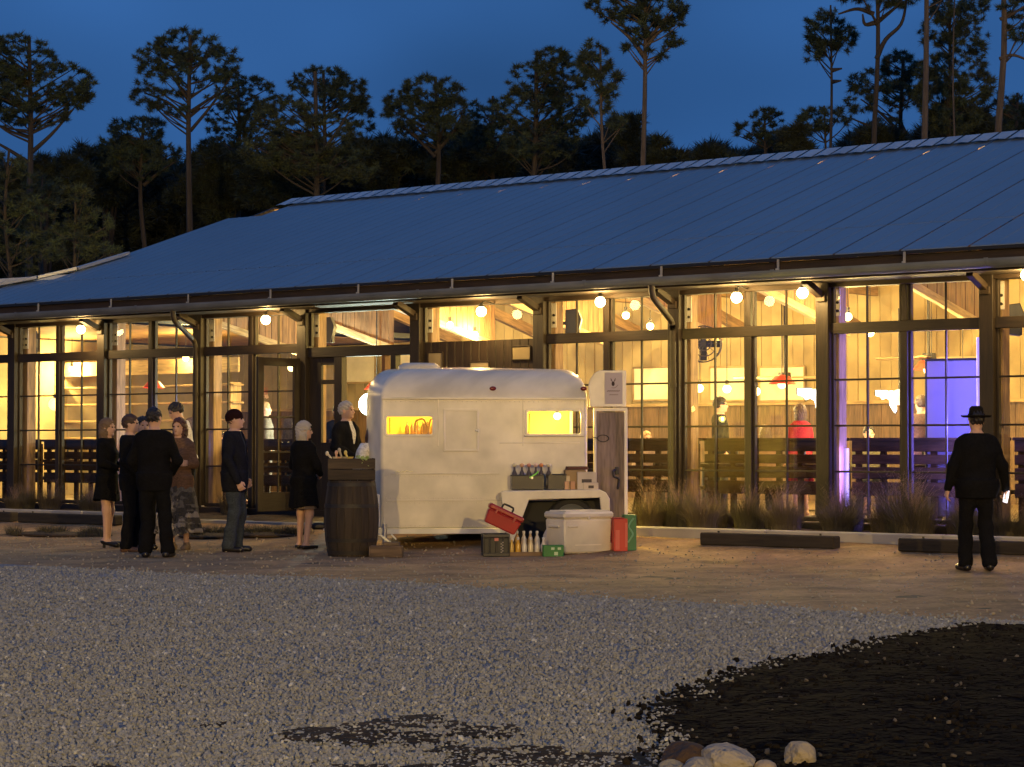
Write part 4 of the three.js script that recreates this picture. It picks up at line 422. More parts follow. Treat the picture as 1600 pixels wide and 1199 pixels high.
{ // on the ground by the wheel
  const A = onGround(882, 868.5), Bc = onGround(957.5, 860.5), L = A.distanceTo(Bc), dir = Bc.clone().sub(A), ry = Math.atan2(-dir.z, dir.x), Wd = 0.46;
  const c = thing('cooler', 'large white lidded cooler box standing before the trailer wheel', 'cooler', [0, 0, 0], ry); const nrm = new THREE.Vector3(-Math.sin(ry), 0, -Math.cos(ry)); c.position.copy(A).add(Bc).multiplyScalar(0.5).addScaledVector(nrm, Wd / 2); c.position.y = groundY(c.position.x, c.position.z) - 0.005;
  const m = mot([0.72, 0.66, 0.54], 0.45); const tp = (w, d, h, k) => { const g = cbox(w, h, d, 0, h / 2, 0, 0.02), p = g.attributes.position; for (let i = 0; i < p.count; i++) { const s = 1 - k * (1 - p.getY(i) / h); p.setX(i, p.getX(i) * s); p.setZ(i, p.getZ(i) * s); } g.computeVertexNormals(); return g; };
  part(c, 'tub', tp(L, Wd, 0.42, 0.06), m); part(c, 'lid', cbox(L + 0.03, 0.085, Wd + 0.03, 0, 0.465, 0, 0.025), m); part(c, 'lid_step', cbox(L - 0.08, 0.02, Wd - 0.08, 0, 0.513, 0, 0.008), m); part(c, 'recess_rib', [cbox(L * 0.55, 0.02, 0.012, 0, 0.10, Wd / 2 - 0.015), cbox(0.14, 0.03, 0.02, -L * 0.32, 0.33, Wd / 2 - 0.002), cbox(0.03, 0.05, 0.02, 0, 0.43, Wd / 2 + 0.008)], m); part(c, 'handle', [beam([-L / 2 - 0.012, 0.33, -0.12], [-L / 2 - 0.012, 0.33, 0.12], 0.02, 0.03)], m);
  const boxOn = (name, label, cat, px, py, w, h, d, m, rot = TR) => { const p = onGround(px, py); p.y = groundY(p.x, p.z); const t = thing(name, label, cat, p, rot); part(t, 'box', cbox(w, h, d, 0, h / 2, 0, 0.005), m); return t; };
  const rb = boxOn('drink_carton', 'bright red drink carton standing right of the white cooler', 'carton', 968, 861, 0.17, 0.40, 0.24, mot([0.55, 0.035, 0.02], 0.5)); part(rb, 'stripe', [cbox(0.05, 0.24, 0.002, -0.04, 0.14, 0.121, 0.0005), cbox(0.03, 0.30, 0.002, 0.07, 0.2, 0.121, 0.0005)], M([0.6, 0.12, 0.08], 0.6)); part(rb, 'flap', cbox(0.16, 0.006, 0.23, 0, 0.405, 0, 0.002), mot([0.5, 0.03, 0.02], 0.5));
  const gb = boxOn('drink_carton', 'tall dark green drink carton at the right end of the goods', 'carton', 983, 860, 0.15, 0.435, 0.24, mot([0.03, 0.17, 0.06], 0.5)); part(gb, 'swirl', [tube([[-0.03, 0.1, 0.122], [0.03, 0.2, 0.122], [-0.02, 0.3, 0.122], [0.04, 0.4, 0.122]], 0.012, 16, 5)], M([0.18, 0.4, 0.22], 0.6)); part(gb, 'flap', cbox(0.14, 0.006, 0.23, 0, 0.438, 0, 0.002), mot([0.03, 0.15, 0.06], 0.5));
  const sg = boxOn('drink_carton', 'small low green carton between the bottles and cooler', 'carton', 864, 870, 0.25, 0.14, 0.16, mot([0.015, 0.17, 0.03], 0.5)); part(sg, 'print', [cyl(0.025, 0.025, 0.003, 0.03, 0.04, 0.081, 14).rotateX(0), cbox(0.04, 0.03, 0.002, -0.01, 0.1, 0.081, 0.0005), cbox(0.04, 0.03, 0.002, 0.07, 0.1, 0.081, 0.0005)].map((g, i) => i ? g : cbox(0.045, 0.04, 0.002, 0.03, 0.04, 0.081, 0.0005)), M([0.45, 0.6, 0.4], 0.6));
  // milk crate with a red tool box tipped on it
  const cr = thing('milk_crate', 'black slotted plastic crate on the ground under the red box', 'crate', (() => { const p = onGround(774, 870); p.y = groundY(p.x, p.z); return p; })(), TR); const cg = []; for (const z of [-0.15, 0.15]) { for (const y of [0.02, 0.25]) cg.push(cbox(0.33, 0.045, 0.02, 0, y + 0.01, z)); for (const x of [-0.155, -0.08, 0, 0.08, 0.155]) cg.push(cbox(0.02, 0.24, 0.018, x, 0.14, z)); } for (const x of [-0.155, 0.155]) { for (const y of [0.021, 0.251]) cg.push(cbox(0.02, 0.045, 0.3, x, y + 0.01, 0)); for (const z of [-0.08, 0, 0.08]) cg.push(cbox(0.018, 0.24, 0.02, x, 0.14, z)); } part(cr, 'lattice', cg, M([0.018, 0.018, 0.02], 0.45)); part(cr, 'liner', cbox(0.295, 0.22, 0.285, 0, 0.125, 0), MT.black); part(cr, 'floor', cbox(0.31, 0.015, 0.3, 0, 0.01, 0), MT.black); part(cr, 'badge', [cbox(0.05, 0.035, 0.002, 0.0, 0.215, 0.161, 0.0005)], M([0.6, 0.2, 0.15], 0.6)); part(cr, 'print', [...Array(8)].map((_, k) => cbox(0.018, 0.014, 0.002, 0.06 + 0.018 * (k % 2), 0.06 + 0.017 * k, 0.161, 0.0005)), M([0.4, 0.36, 0.3], 0.7));
  const tb = thing('tool_box', 'red plastic tool box tipped over on the black crate', 'tool box', cr.position.clone().add(new THREE.Vector3(0.03, 0.29, 0.02)), TR); tb.rotation.order = 'YXZ'; tb.rotation.z = -0.44; const rm = mot([0.35, 0.015, 0.015], 0.35); part(tb, 'tub', (() => { const g = cbox(0.44, 0.17, 0.24, 0, 0.15, 0, 0.015), p = g.attributes.position; for (let i = 0; i < p.count; i++) { const s = 0.9 + 0.1 * (p.getY(i) - 0.065) / 0.17; p.setX(i, p.getX(i) * s); p.setZ(i, p.getZ(i) * s); } g.computeVertexNormals(); return g; })(), rm); part(tb, 'lid', cbox(0.46, 0.07, 0.26, 0, 0.272, 0, 0.02), rm); part(tb, 'latch', [cbox(0.03, 0.07, 0.012, -0.12, 0.235, 0.132), cbox(0.03, 0.07, 0.012, 0.12, 0.235, 0.132)], rm); part(tb, 'handle', tube([[-0.07, 0.3, 0], [-0.06, 0.36, 0], [0.06, 0.36, 0], [0.07, 0.3, 0]], 0.013, 16, 7), MT.black);
  // bottles in a cardboard tray
  const p0 = onGround(824, 869); p0.y = groundY(p0.x, p0.z); const tr = thing('cardboard_tray', 'low cardboard tray on the ground holding the small bottles', 'tray', p0, TR); const km = mot([0.20, 0.13, 0.07], 0.85); part(tr, 'base', cbox(0.48, 0.008, 0.26, 0, 0.006, 0, 0.002), km); part(tr, 'wall', [cbox(0.48, 0.05, 0.006, 0, 0.03, 0.13, 0.002), cbox(0.48, 0.05, 0.006, 0, 0.03, -0.13, 0.002), cbox(0.006, 0.05, 0.25, 0.24, 0.03, 0, 0.002), cbox(0.006, 0.05, 0.25, -0.24, 0.03, 0, 0.002)], km);
  const liq = [[0.55, 0.36, 0.08], [0.6, 0.33, 0.03], [0.62, 0.58, 0.48], [0.66, 0.55, 0.32], [0.55, 0.5, 0.42], [0.62, 0.55, 0.45], [0.55, 0.35, 0.14], [0.64, 0.58, 0.5], [0.5, 0.36, 0.18], [0.6, 0.55, 0.46]], Lq = ['ochre', 'amber', 'milky white', 'cream', 'greyish', 'pale buff', 'tan', 'white', 'light brown', 'ivory'];
  liq.forEach((c, k) => { const f = k < 6, i = f ? k : k - 6, px = (f ? -0.2 + i * 0.078 : -0.12 + i * 0.082), z = f ? 0.075 : -0.06, up = f ? 0.01 : 0.08; tr.updateMatrixWorld(true); const t = thing('small_bottle', `${Lq[k]} ${O2(i)} small bottle in the ${f ? 'front' : 'back'} row of the cardboard tray`, 'bottle', tr.localToWorld(new THREE.Vector3(px, up, z)), TR, 'small bottles in the tray'); part(t, 'bottle', lathe([[0, 0], [0.031, 0], [0.033, 0.01], [0.033, 0.125], [0.014, 0.17], [0.013, 0.2], [0, 0.2]], 14), M(c, 0.25)); part(t, 'cap', lathe([[0, 0.225], [0.016, 0.222], [0.017, 0.195], [0.014, 0.19]], 12), M([0.6, 0.58, 0.52], 0.4)); });
  part(tr, 'riser', cbox(0.42, 0.065, 0.1, 0, 0.045, -0.06), km);
  const jg = thing('water_jug', 'clear handled jug behind the small green carton', 'jug', (() => { const p = onGround(859, 862); p.y = groundY(p.x, p.z); return p; })(), TR); part(jg, 'jug', lathe([[0, 0], [0.08, 0], [0.085, 0.02], [0.085, 0.2], [0.05, 0.27], [0.025, 0.3], [0.025, 0.33], [0, 0.33]], 18), M([0.62, 0.58, 0.52], 0.2)); part(jg, 'handle', tube([[0.03, 0.29, 0], [0.09, 0.28, 0], [0.095, 0.18, 0]], 0.012, 12, 6), M([0.6, 0.56, 0.5], 0.3));
}
function O2(i) { return ['first', 'second', 'third', 'fourth', 'fifth', 'sixth'][i]; }
{ // barrel with a crate of garnish on top
  const p = onGround(549, 869); p.y = groundY(p.x, p.z); const b = thing('wine_barrel', 'dark weathered oak barrel standing at the front of the trailer', 'barrel', p, 0.3); const n = 20, Hh = 0.93, rad = (y) => 0.285 + 0.05 * Math.sin(Math.PI * y / Hh);
  const stave = (th) => { const pos = [], idx = [], rows = 9, cols = 4; for (let j = 0; j < rows; j++) { const y = Hh * j / (rows - 1), r = rad(y) + th; for (let i = 0; i < cols; i++) { const e = i === 0 || i === cols - 1, a = (i === 0 ? -0.5 : i === 1 ? -0.44 : i === 2 ? 0.44 : 0.5) * 2 * Math.PI / n * 0.99, q = r - (e ? 0.007 : 0); pos.push(Math.sin(a) * q, y, Math.cos(a) * q); } } for (let j = 0; j + 1 < rows; j++) for (let i = 0; i + 1 < cols; i++) { const a = j * cols + i; idx.push(a, a + 1, a + cols, a + 1, a + cols + 1, a + cols); } const g = new THREE.BufferGeometry(); g.setAttribute('position', new THREE.Float32BufferAttribute(pos, 3)); g.setIndex(idx); g.computeVertexNormals(); const q = buv(g, rnd() * 3, rnd()), u = q.attributes.uv; for (let i = 0; i < u.count; i++) u.setXY(i, u.getY(i), u.getX(i)); return q; };
  const sg = [stave(0), stave(0.003), stave(-0.002)], smt = [wood([0.034, 0.023, 0.013], 0.8), wood([0.022, 0.015, 0.009], 0.85), wood([0.06, 0.042, 0.024], 0.8)]; for (let k = 0; k < n; k++) part(b, 'stave', sg[k % 3], smt[Math.floor(hash(k, 5) * 3)], [0, 0, 0], k * 2 * Math.PI / n);
  for (const y of [0.05, 0.20, 0.62, 0.88]) { const g = new THREE.CylinderGeometry(rad(y + 0.022) + 0.006, rad(y - 0.022) + 0.006, 0.045, 40, 1, true).translate(0, y, 0); part(b, 'hoop', g, mot([0.05, 0.045, 0.04], 0.6, { metalness: 0.6 })); } part(b, 'head', cyl(0.28, 0.28, 0.03, 0, 0.9, 0, 28), smt[0]);
  const c = thing('garnish_crate', 'dark wooden plank crate sitting on top of the barrel', 'crate', p.clone().add(new THREE.Vector3(0, Hh, 0)), TR - 0.02); const w = 0.58, d = 0.42; for (const y of [0.07, 0.205]) { for (const z of [-1, 1]) part(c, 'board', cbox(w, 0.128, 0.018, 0, y, z * d / 2, 0.004, true), smt[y > 0.1 ? 2 : 0]); for (const x of [-1, 1]) part(c, 'board', cbox(0.018, 0.128, d - 0.02, x * (w / 2 - 0.01), y, 0), smt[0]); } part(c, 'bottom', cbox(w - 0.02, 0.015, d - 0.02, 0, 0.02, 0), smt[1]); for (const x of [-1, 1]) part(c, 'corner_post', cbox(0.03, 0.27, 0.03, x * (w / 2 - 0.03), 0.14, d / 2 - 0.03), smt[1]);
  const put = (px, y, z = 0) => { c.updateMatrixWorld(true); return c.localToWorld(new THREE.Vector3((px - 549) / 129, y, z)); };
  [[522, [-0.09, 0.11], [0.66, 0.58, 0.42], 'cream scoop leaning left in the garnish crate'], [525, [0.0, 0.12], [0.72, 0.42, 0.26], 'peach-coloured upright scoop in the garnish crate'], [536, [-0.05, 0.15], [0.42, 0.36, 0.25], 'grey-tan curved ladle in the middle of the garnish crate'], [544, [-0.035, 0.12], [0.7, 0.55, 0.15], 'yellow scoop right of the ladle in the garnish crate']].forEach(([px, [dx, h], rgb, label]) => { const t = thing('bar_scoop', label, 'scoop', put(px, 0.22, 0.1), TR, 'scoops in the garnish crate'); part(t, 'handle', tube([[0, -0.05, 0], [dx * 0.5, h * 0.5, 0], [dx, h, 0]], 0.013, 10, 7), M(rgb, 0.5)); part(t, 'tip', new THREE.SphereGeometry(0.021, 10, 8).scale(1, 1.4, 1).translate(dx, h, 0), M(rgb, 0.5)); part(t, 'bowl', lathe([[0, 0], [0.03, 0.01], [0.045, 0.04], [0.042, 0.04], [0.028, 0.014], [0, 0.006]], 12).translate(0.02, 0.03, 0), M(rgb, 0.5)); });
  const hb = thing('herb_bunch', 'pale green bunch of herbs hanging over the crate edge', 'herbs', put(567, 0.25, 0.17), TR); const lf = []; for (let k = 0; k < 46; k++) { const g = new THREE.PlaneGeometry(0.03, 0.045, 1, 2); const q = g.attributes.position; for (let i = 0; i < q.count; i++) { if (Math.abs(q.getY(i)) > 0.01) q.setX(i, q.getX(i) * 0.3); q.setZ(i, 0.3 * Math.abs(q.getX(i))); } g.rotateX(rr(-1.5, 1.5)); g.rotateZ(rr(-3, 3)); g.translate(rr(-0.09, 0.07), rr(-0.06, 0.06) - 0.05 * Math.abs(rnd() - 0.5), rr(-0.03, 0.05)); lf.push(g); } part(hb, 'leaves', lf, M([0.32, 0.42, 0.14], 0.7)); part(hb, 'stems', [0, 1, 2, 3].map((k) => tube([[-0.08 + 0.03 * k, -0.04, -0.02], [-0.03 + 0.03 * k, 0.03, 0.01], [0.03 + 0.02 * k, -0.01, 0.04]], 0.003, 8, 4)), M([0.25, 0.3, 0.1], 0.7));
  const q = onGround(604, 871); q.y = groundY(q.x, q.z); const tm = thing('timber_block', 'short squared timber block under the trailer front jack', 'timber block', q, TR - 0.15); part(tm, 'block', cbox(0.40, 0.14, 0.14, 0, 0.07, 0, 0.01, true), wood([0.13, 0.085, 0.05])); part(tm, 'top_block', cbox(0.2, 0.045, 0.12, 0.06, 0.163, -0.005, 0.008, true), wood([0.16, 0.11, 0.065])); part(tm, 'end_grain', cbox(0.012, 0.12, 0.12, -0.203, 0.07, 0, 0.004), wood([0.24, 0.17, 0.10]));
}
// ---------- people ----------
function sdfGeo(f, lo, hi, c) {                // surface nets on a grid of cells of size c
  const n = [0, 1, 2].map((k) => Math.ceil((hi[k] - lo[k]) / c) + 1), [nx, ny, nz] = n, F = new Float32Array(nx * ny * nz), I = (i, j, k) => (k * ny + j) * nx + i;
  for (let k = 0; k < nz; k++) for (let j = 0; j < ny; j++) for (let i = 0; i < nx; i++) F[I(i, j, k)] = f(lo[0] + i * c, lo[1] + j * c, lo[2] + k * c);
  const id = new Int32Array(nx * ny * nz).fill(-1), pos = [], idx = [];
  for (let k = 0; k + 1 < nz; k++) for (let j = 0; j + 1 < ny; j++) for (let i = 0; i + 1 < nx; i++) {
    let m = 0, x = 0, y = 0, z = 0, cnt = 0; const v = []; for (let q = 0; q < 8; q++) { const w = F[I(i + (q & 1), j + (q >> 1 & 1), k + (q >> 2))]; v.push(w); if (w < 0) m++; }
    if (!m || m === 8) continue;
    for (let q = 0; q < 8; q++) for (let b = 1; b < 8; b <<= 1) if (!(q & b)) { const a0 = v[q], b0 = v[q | b]; if ((a0 < 0) !== (b0 < 0)) { const t = a0 / (a0 - b0); x += (q & 1) + (b === 1 ? t : 0); y += (q >> 1 & 1) + (b === 2 ? t : 0); z += (q >> 2) + (b === 4 ? t : 0); cnt++; } }
    id[I(i, j, k)] = pos.length / 3; pos.push(lo[0] + (i + x / cnt) * c, lo[1] + (j + y / cnt) * c, lo[2] + (k + z / cnt) * c);
  }
  const Q = (a, b, d, e, flip) => { if (a < 0 || b < 0 || d < 0 || e < 0) return; flip ? idx.push(a, d, b, a, e, d) : idx.push(a, b, d, a, d, e); };
  for (let k = 1; k + 1 < nz; k++) for (let j = 1; j + 1 < ny; j++) for (let i = 1; i + 1 < nx; i++) {
    const s = F[I(i, j, k)] < 0;
    if (s !== F[I(i + 1, j, k)] < 0) Q(id[I(i, j - 1, k - 1)], id[I(i, j, k - 1)], id[I(i, j, k)], id[I(i, j - 1, k)], !s);
    if (s !== F[I(i, j + 1, k)] < 0) Q(id[I(i - 1, j, k - 1)], id[I(i - 1, j, k)], id[I(i, j, k)], id[I(i, j, k - 1)], !s);
    if (s !== F[I(i, j, k + 1)] < 0) Q(id[I(i - 1, j - 1, k)], id[I(i, j - 1, k)], id[I(i, j, k)], id[I(i - 1, j, k)], !s);
  }
  const g = new THREE.BufferGeometry(); g.setAttribute('position', new THREE.Float32BufferAttribute(pos, 3)); g.setIndex(idx); g.computeVertexNormals();
  const uv = new Float32Array(pos.length / 3 * 2); for (let i = 0; i < pos.length / 3; i++) { uv[2 * i] = pos[3 * i] + 0.7 * pos[3 * i + 2]; uv[2 * i + 1] = pos[3 * i + 1]; } g.setAttribute('uv', new THREE.BufferAttribute(uv, 2)); return g;
}
const cap = (a, b, ra, rb = ra) => { const d = [b[0] - a[0], b[1] - a[1], b[2] - a[2]], L = d[0] * d[0] + d[1] * d[1] + d[2] * d[2] || 1e-9; return (x, y, z) => { const t = clamp(((x - a[0]) * d[0] + (y - a[1]) * d[1] + (z - a[2]) * d[2]) / L); return Math.hypot(x - a[0] - d[0] * t, y - a[1] - d[1] * t, z - a[2] - d[2] * t) - (ra + (rb - ra) * t); }; };
const ell = (c, r) => (x, y, z) => { const X = (x - c[0]), Y = (y - c[1]), Z = (z - c[2]), k0 = Math.hypot(X / r[0], Y / r[1], Z / r[2]), k1 = Math.hypot(X / r[0] ** 2, Y / r[1] ** 2, Z / r[2] ** 2); return k1 < 1e-9 ? -Math.min(...r) : k0 * (k0 - 1) / k1; };
const smin = (a, b, k) => { const h = Math.max(k - Math.abs(a - b), 0) / k; return Math.min(a, b) - h * h * k * 0.25; };
const blend = (fs, k) => (x, y, z) => { let d = 9; for (const f of fs) d = smin(d, f(x, y, z), k); return d; };
const SKIN = M([0.58, 0.35, 0.24], 0.6), SKIN2 = M([0.42, 0.23, 0.14], 0.6), EYE = M([0.02, 0.015, 0.012], 0.2), LIP = M([0.32, 0.12, 0.09], 0.6);
function handPrims(w, dir, up, s, curl = 0.5) { // palm and five fingers from the wrist
  const D = new THREE.Vector3(...dir).normalize(), Nn = new THREE.Vector3(...up), S = new THREE.Vector3().crossVectors(D, Nn).normalize(); Nn.crossVectors(S, D).normalize(); const O = new THREE.Vector3(...w), P = (a, b, c) => O.clone().addScaledVector(D, a).addScaledVector(S, b * s).addScaledVector(Nn, c).toArray(), fs = [];
  fs.push(cap(P(0, 0, 0), P(0.03, 0, 0), 0.024, 0.026)); for (const b of [-0.024, -0.008, 0.008, 0.024]) fs.push(cap(P(0.03, b * 0.8, 0), P(0.088, b * 1.12, 0), 0.016, 0.0125));
  [[-0.029, 0.062], [-0.010, 0.07], [0.010, 0.072], [0.029, 0.066]].forEach(([b, L]) => { const a1 = curl * 0.8, a2 = curl * 1.9, k = [0.088, b, 0], m = [k[0] + L * 0.5 * Math.cos(a1), b * 1.1, -L * 0.5 * Math.sin(a1)], e = [m[0] + L * 0.55 * Math.cos(a2), b * 1.12, m[2] - L * 0.55 * Math.sin(a2)]; fs.push(cap(P(...k), P(...m), 0.0105, 0.0095), cap(P(...m), P(...e), 0.0095, 0.0078)); });
  fs.push(cap(P(0.025, 0.022, -0.004), P(0.055, 0.05, -0.016), 0.014, 0.011), cap(P(0.055, 0.05, -0.016), P(0.088, 0.052, -0.028), 0.011, 0.0085)); return fs;
}
function person(label, where, facing, o) {     // where: feet position; facing: turn about y, 0 looks along +z
  const s = (o.H ?? 1.76) / 1.78, t = thing('person', label, 'person', where, facing); t.scale.setScalar(s);
  const cell = o.cell ?? 0.016, f = o.female, sw = f ? 0.155 : 0.185, hw = 0.09, arms = { L: { e: [sw + 0.05, 1.17, -0.03], w: [sw + 0.055, 0.93, 0.05] }, R: { e: [-sw - 0.05, 1.17, -0.03], w: [-sw - 0.055, 0.93, 0.05] }, ...(o.arms ?? {}) };
  const legs = { L: { k: [hw + 0.01, 0.5, 0.02], a: [hw + 0.015, 0.085, -0.02] }, R: { k: [-hw - 0.01, 0.5, 0.02], a: [-hw - 0.015, 0.085, -0.02] }, ...(o.legs ?? {}) };
  const ln = o.lean ?? [0, 0], B2 = (x, y, z) => [x + ln[0] * Math.max(0, y - 0.95), y, z + ln[1] * Math.max(0, y - 0.95)], bulk = o.bulk ?? 1, heel = o.heel ?? 0;
  const torso = [ell(B2(0, 0.96, 0), [f ? 0.17 : 0.165 * bulk, 0.14, 0.115 * bulk]), ell(B2(0, 1.12, 0.005), [(f ? 0.125 : 0.15) * bulk, 0.2, 0.105 * bulk * (o.belly ?? 1)]), ell(B2(0, 1.31, -0.005), [(f ? 0.145 : 0.172) * bulk, 0.19, 0.115 * bulk]), cap(B2(-sw + 0.03, 1.405, -0.015), B2(0, 1.44, -0.02), 0.058, 0.066), cap(B2(sw - 0.03, 1.405, -0.015), B2(0, 1.44, -0.02), 0.058, 0.066), cap(B2(0, 1.5, -0.02), B2(sw - 0.06, 1.435, -0.02), 0.045, 0.04), cap(B2(0, 1.5, -0.02), B2(-sw + 0.06, 1.435, -0.02), 0.045, 0.04)];
  if (f) torso.push(ell(B2(0.06, 1.29, 0.085), [0.055, 0.055, 0.05]), ell(B2(-0.06, 1.29, 0.085), [0.055, 0.055, 0.05]));
  const armP = { L: [], R: [] }, armF = (g) => [['L', 1], ['R', -1]].flatMap(([k, q]) => { const A = arms[k], sh = B2(q * sw, 1.395, -0.015); return [cap(sh, A.e, 0.05 + g, 0.04 + g), cap(A.e, A.w, 0.039 + g, 0.027 + g)]; });
  const legF = (g, dx = 0) => [['L', 1], ['R', -1]].flatMap(([k, q]) => { const L = legs[k]; return [cap([q * hw, 0.9, 0], L.k, 0.088 + g, 0.055 + g), cap(L.k, L.a, 0.054 + g, 0.036 + g + dx)]; });
  const feet = ['L', 'R'].map((k) => { const a = legs[k].a, d = legs[k].d ?? (k === 'L' ? 0.15 : -0.15); return { k, heel: [a[0] - Math.sin(d) * 0.045, a[1] - 0.05 + heel * 0.4, a[2] - 0.04], toe: [a[0] + Math.sin(d) * 0.15, a[1] - 0.055 - heel * 0.35, a[2] + 0.14] }; });
  const neck = cap(B2(0, 1.43, -0.015), B2(0, 1.58, 0.01), 0.057, 0.052), core = blend([...torso, ...armF(0), ...legF(0), neck, ...feet.map((q) => cap(q.heel, q.toe, 0.036, 0.028))], 0.05);
  const hc = B2(0, 1.56, 0.005), hy = o.headYaw ?? 0, hp = o.headPitch ?? 0, toH = (x, y, z) => { x -= hc[0]; y -= hc[1]; z -= hc[2]; const X = x * Math.cos(hy) - z * Math.sin(hy); let Z = x * Math.sin(hy) + z * Math.cos(hy); const Y = y * Math.cos(hp) + Z * Math.sin(hp); Z = -y * Math.sin(hp) + Z * Math.cos(hp); return [X, Y, Z]; };
  const skull = blend([ell([0, 0.125, -0.012], [0.076, 0.1, 0.096]), ell([0, 0.06, 0.03], [0.058, 0.072, 0.062]), cap([0, -0.08, -0.02], [0, 0.05, -0.005], 0.055, 0.055)], 0.04);
  const fine = blend([skull], 0.01), nose = blend([cap([0, 0.118, 0.083], [0, 0.082, 0.103], 0.011, 0.016), ell([0, 0.052, 0.086], [0.026, 0.014, 0.012]), ell([0, 0.02, 0.078], [0.025, 0.02, 0.02]), ell([0.03, 0.138, 0.08], [0.024, 0.009, 0.012]), ell([-0.03, 0.138, 0.08], [0.024, 0.009, 0.012]), ell([0.077, 0.1, -0.01], [0.012, 0.032, 0.02]), ell([-0.077, 0.1, -0.01], [0.012, 0.032, 0.02])], 0.008);
  const headF = (x, y, z) => { const [X, Y, Z] = toH(x, y, z); let d = smin(fine(X, Y, Z), nose(X, Y, Z), 0.014); for (const q of [-1, 1]) d = Math.max(d, -(Math.hypot(X - q * 0.031, Y - 0.116, Z - 0.098) - 0.016)); return d; };
  const skin = o.skin ?? SKIN, hcell = o.cell ? 0.011 : 0.0065;
  const G = [sdfGeo(core, [-0.62, -0.02, -0.45], [0.62, 1.6, 0.55], cell), sdfGeo(headF, [hc[0] - 0.14, hc[1] - 0.09, hc[2] - 0.16], [hc[0] + 0.14, hc[1] + 0.26, hc[2] + 0.17], hcell)];
  for (const [k, q] of [['L', 1], ['R', -1]]) { const A = arms[k], dir = A.hd ?? [A.w[0] - A.e[0], A.w[1] - A.e[1], A.w[2] - A.e[2]], pr = handPrims(A.w, dir, A.up ?? [q, 0, 0], A.flip ? -q : q, A.curl ?? 0.55), w = A.w; G.push(sdfGeo(blend(pr, 0.012), [w[0] - 0.2, w[1] - 0.2, w[2] - 0.2], [w[0] + 0.2, w[1] + 0.2, w[2] + 0.2], o.cell ? 0.009 : 0.006)); }
  part(t, 'body', G, skin);
  const fromH = (x, y, z) => { const Y = y * Math.cos(hp) - z * Math.sin(hp); let Z = y * Math.sin(hp) + z * Math.cos(hp); const X = x * Math.cos(hy) + Z * Math.sin(hy); Z = -x * Math.sin(hy) + Z * Math.cos(hy); return [hc[0] + X, hc[1] + Y, hc[2] + Z]; };
  for (const q of [-1, 1]) part(t, 'eye', new THREE.SphereGeometry(0.011, 10, 8).scale(1.2, 0.8, 1), EYE, fromH(q * 0.031, 0.116, 0.083)); const mo = part(t, 'mouth', new THREE.SphereGeometry(0.019, 10, 6).scale(1, 0.35, 0.4), LIP, fromH(0, 0.05, 0.094)); mo.rotation.y = hy;
  const fold = (x, y, z, k) => k * (Math.sin(y * 31 + x * 17 + 2 * Math.sin(z * 11)) * 0.5 + Math.sin(y * 13 - z * 23 + x * 9) * 0.5);
  const cloth = (name, fn, m, lo = [-0.62, -0.01, -0.45], hi = [0.62, 1.62, 0.55], c = cell * 0.95) => part(t, name, sdfGeo(fn, lo, hi, c), m);
  const w = o.wear;
  if (w.top) { const g = w.top.g ?? 0.02, hem = w.top.hem ?? 0.82, fl = w.top.flare ?? 0.02, tor = blend([...torso, cap(B2(0, 1.44, -0.015), B2(0, 1.505, -0.008), 0.078, 0.06)], 0.06), arm = blend(armF(g - 0.006), 0.03), skirt = (x, y, z) => Math.hypot(x / (0.175 * bulk + fl * (1 - y)), z / (0.125 * bulk * (o.belly ?? 1) * 0.5 + 0.0625 * bulk + fl * (1 - y))) * 0.14 - 0.14;
    cloth(w.top.name ?? 'jacket', (x, y, z) => { let d = tor(x, y, z) - g; if (y < 1.02 && hem < 0.95) d = smin(d, Math.max(skirt(x, y, z), y - 1.0), 0.08); d = smin(d, Math.max(arm(x, y, z), w.top.short ? 1.2 - y : -9), 0.03); d += fold(x, y, z, 0.007); d = Math.max(d, hem - y, y - (w.top.neck ?? 1.525)); if (w.top.open) d = Math.max(d, -cap(B2(0, 1.52, 0.13), B2(0, 1.16, 0.17), 0.075, 0.03)(x, y, z)); return Math.max(d, -(Math.hypot(x - arms.L.w[0], y - arms.L.w[1], z - arms.L.w[2]) - 0.03), -(Math.hypot(x - arms.R.w[0], y - arms.R.w[1], z - arms.R.w[2]) - 0.03)); }, w.top.m); }
  if (w.shirt) { const tor = blend([...torso, cap(B2(0, 1.44, -0.01), B2(0, 1.53, 0.0), 0.062, 0.060)], 0.05); cloth('shirt', (x, y, z) => Math.max(tor(x, y, z) - 0.009, 0.95 - y, y - 1.525), w.shirt); }
  if (w.tie) { const a = B2(0, 1.48, 0.07), b = B2(0, 1.1, 0.135); part(t, 'tie', beam(a, b, 0.06, 0.012), w.tie); }
  if (w.pants) { const lg = blend([...legF(0.02, 0.03), ell([0, 0.95, 0], [0.175 * bulk, 0.13, 0.125 * bulk])], 0.04); cloth('trousers', (x, y, z) => Math.max(lg(x, y, z) + fold(x, y, z, 0.009), y - 1.04, 0.045 - y), w.pants, [-0.45, 0, -0.45], [0.45, 1.1, 0.5]); }
  if (w.skirt) { const { top = 1.05, hem, r0 = 0.15, r1 = 0.24, m, name = 'skirt', pleat = 0 } = w.skirt; cloth(name, (x, y, z) => { const k = clamp((top - y) / (top - hem)), R1 = mix(r0, r1, k ** 0.8), a = Math.atan2(z, x); const r = Math.hypot(x, z / 0.74) - R1 - pleat * k * Math.sin(a * 11 + 2 * Math.sin(y * 6)); return Math.max(Math.abs(r + 0.01) - 0.011, y - top, hem - y + 0.02 * Math.sin(a * 2 + 1)); }, m, [-0.5, 0, -0.4], [0.5, 1.2, 0.4]); }
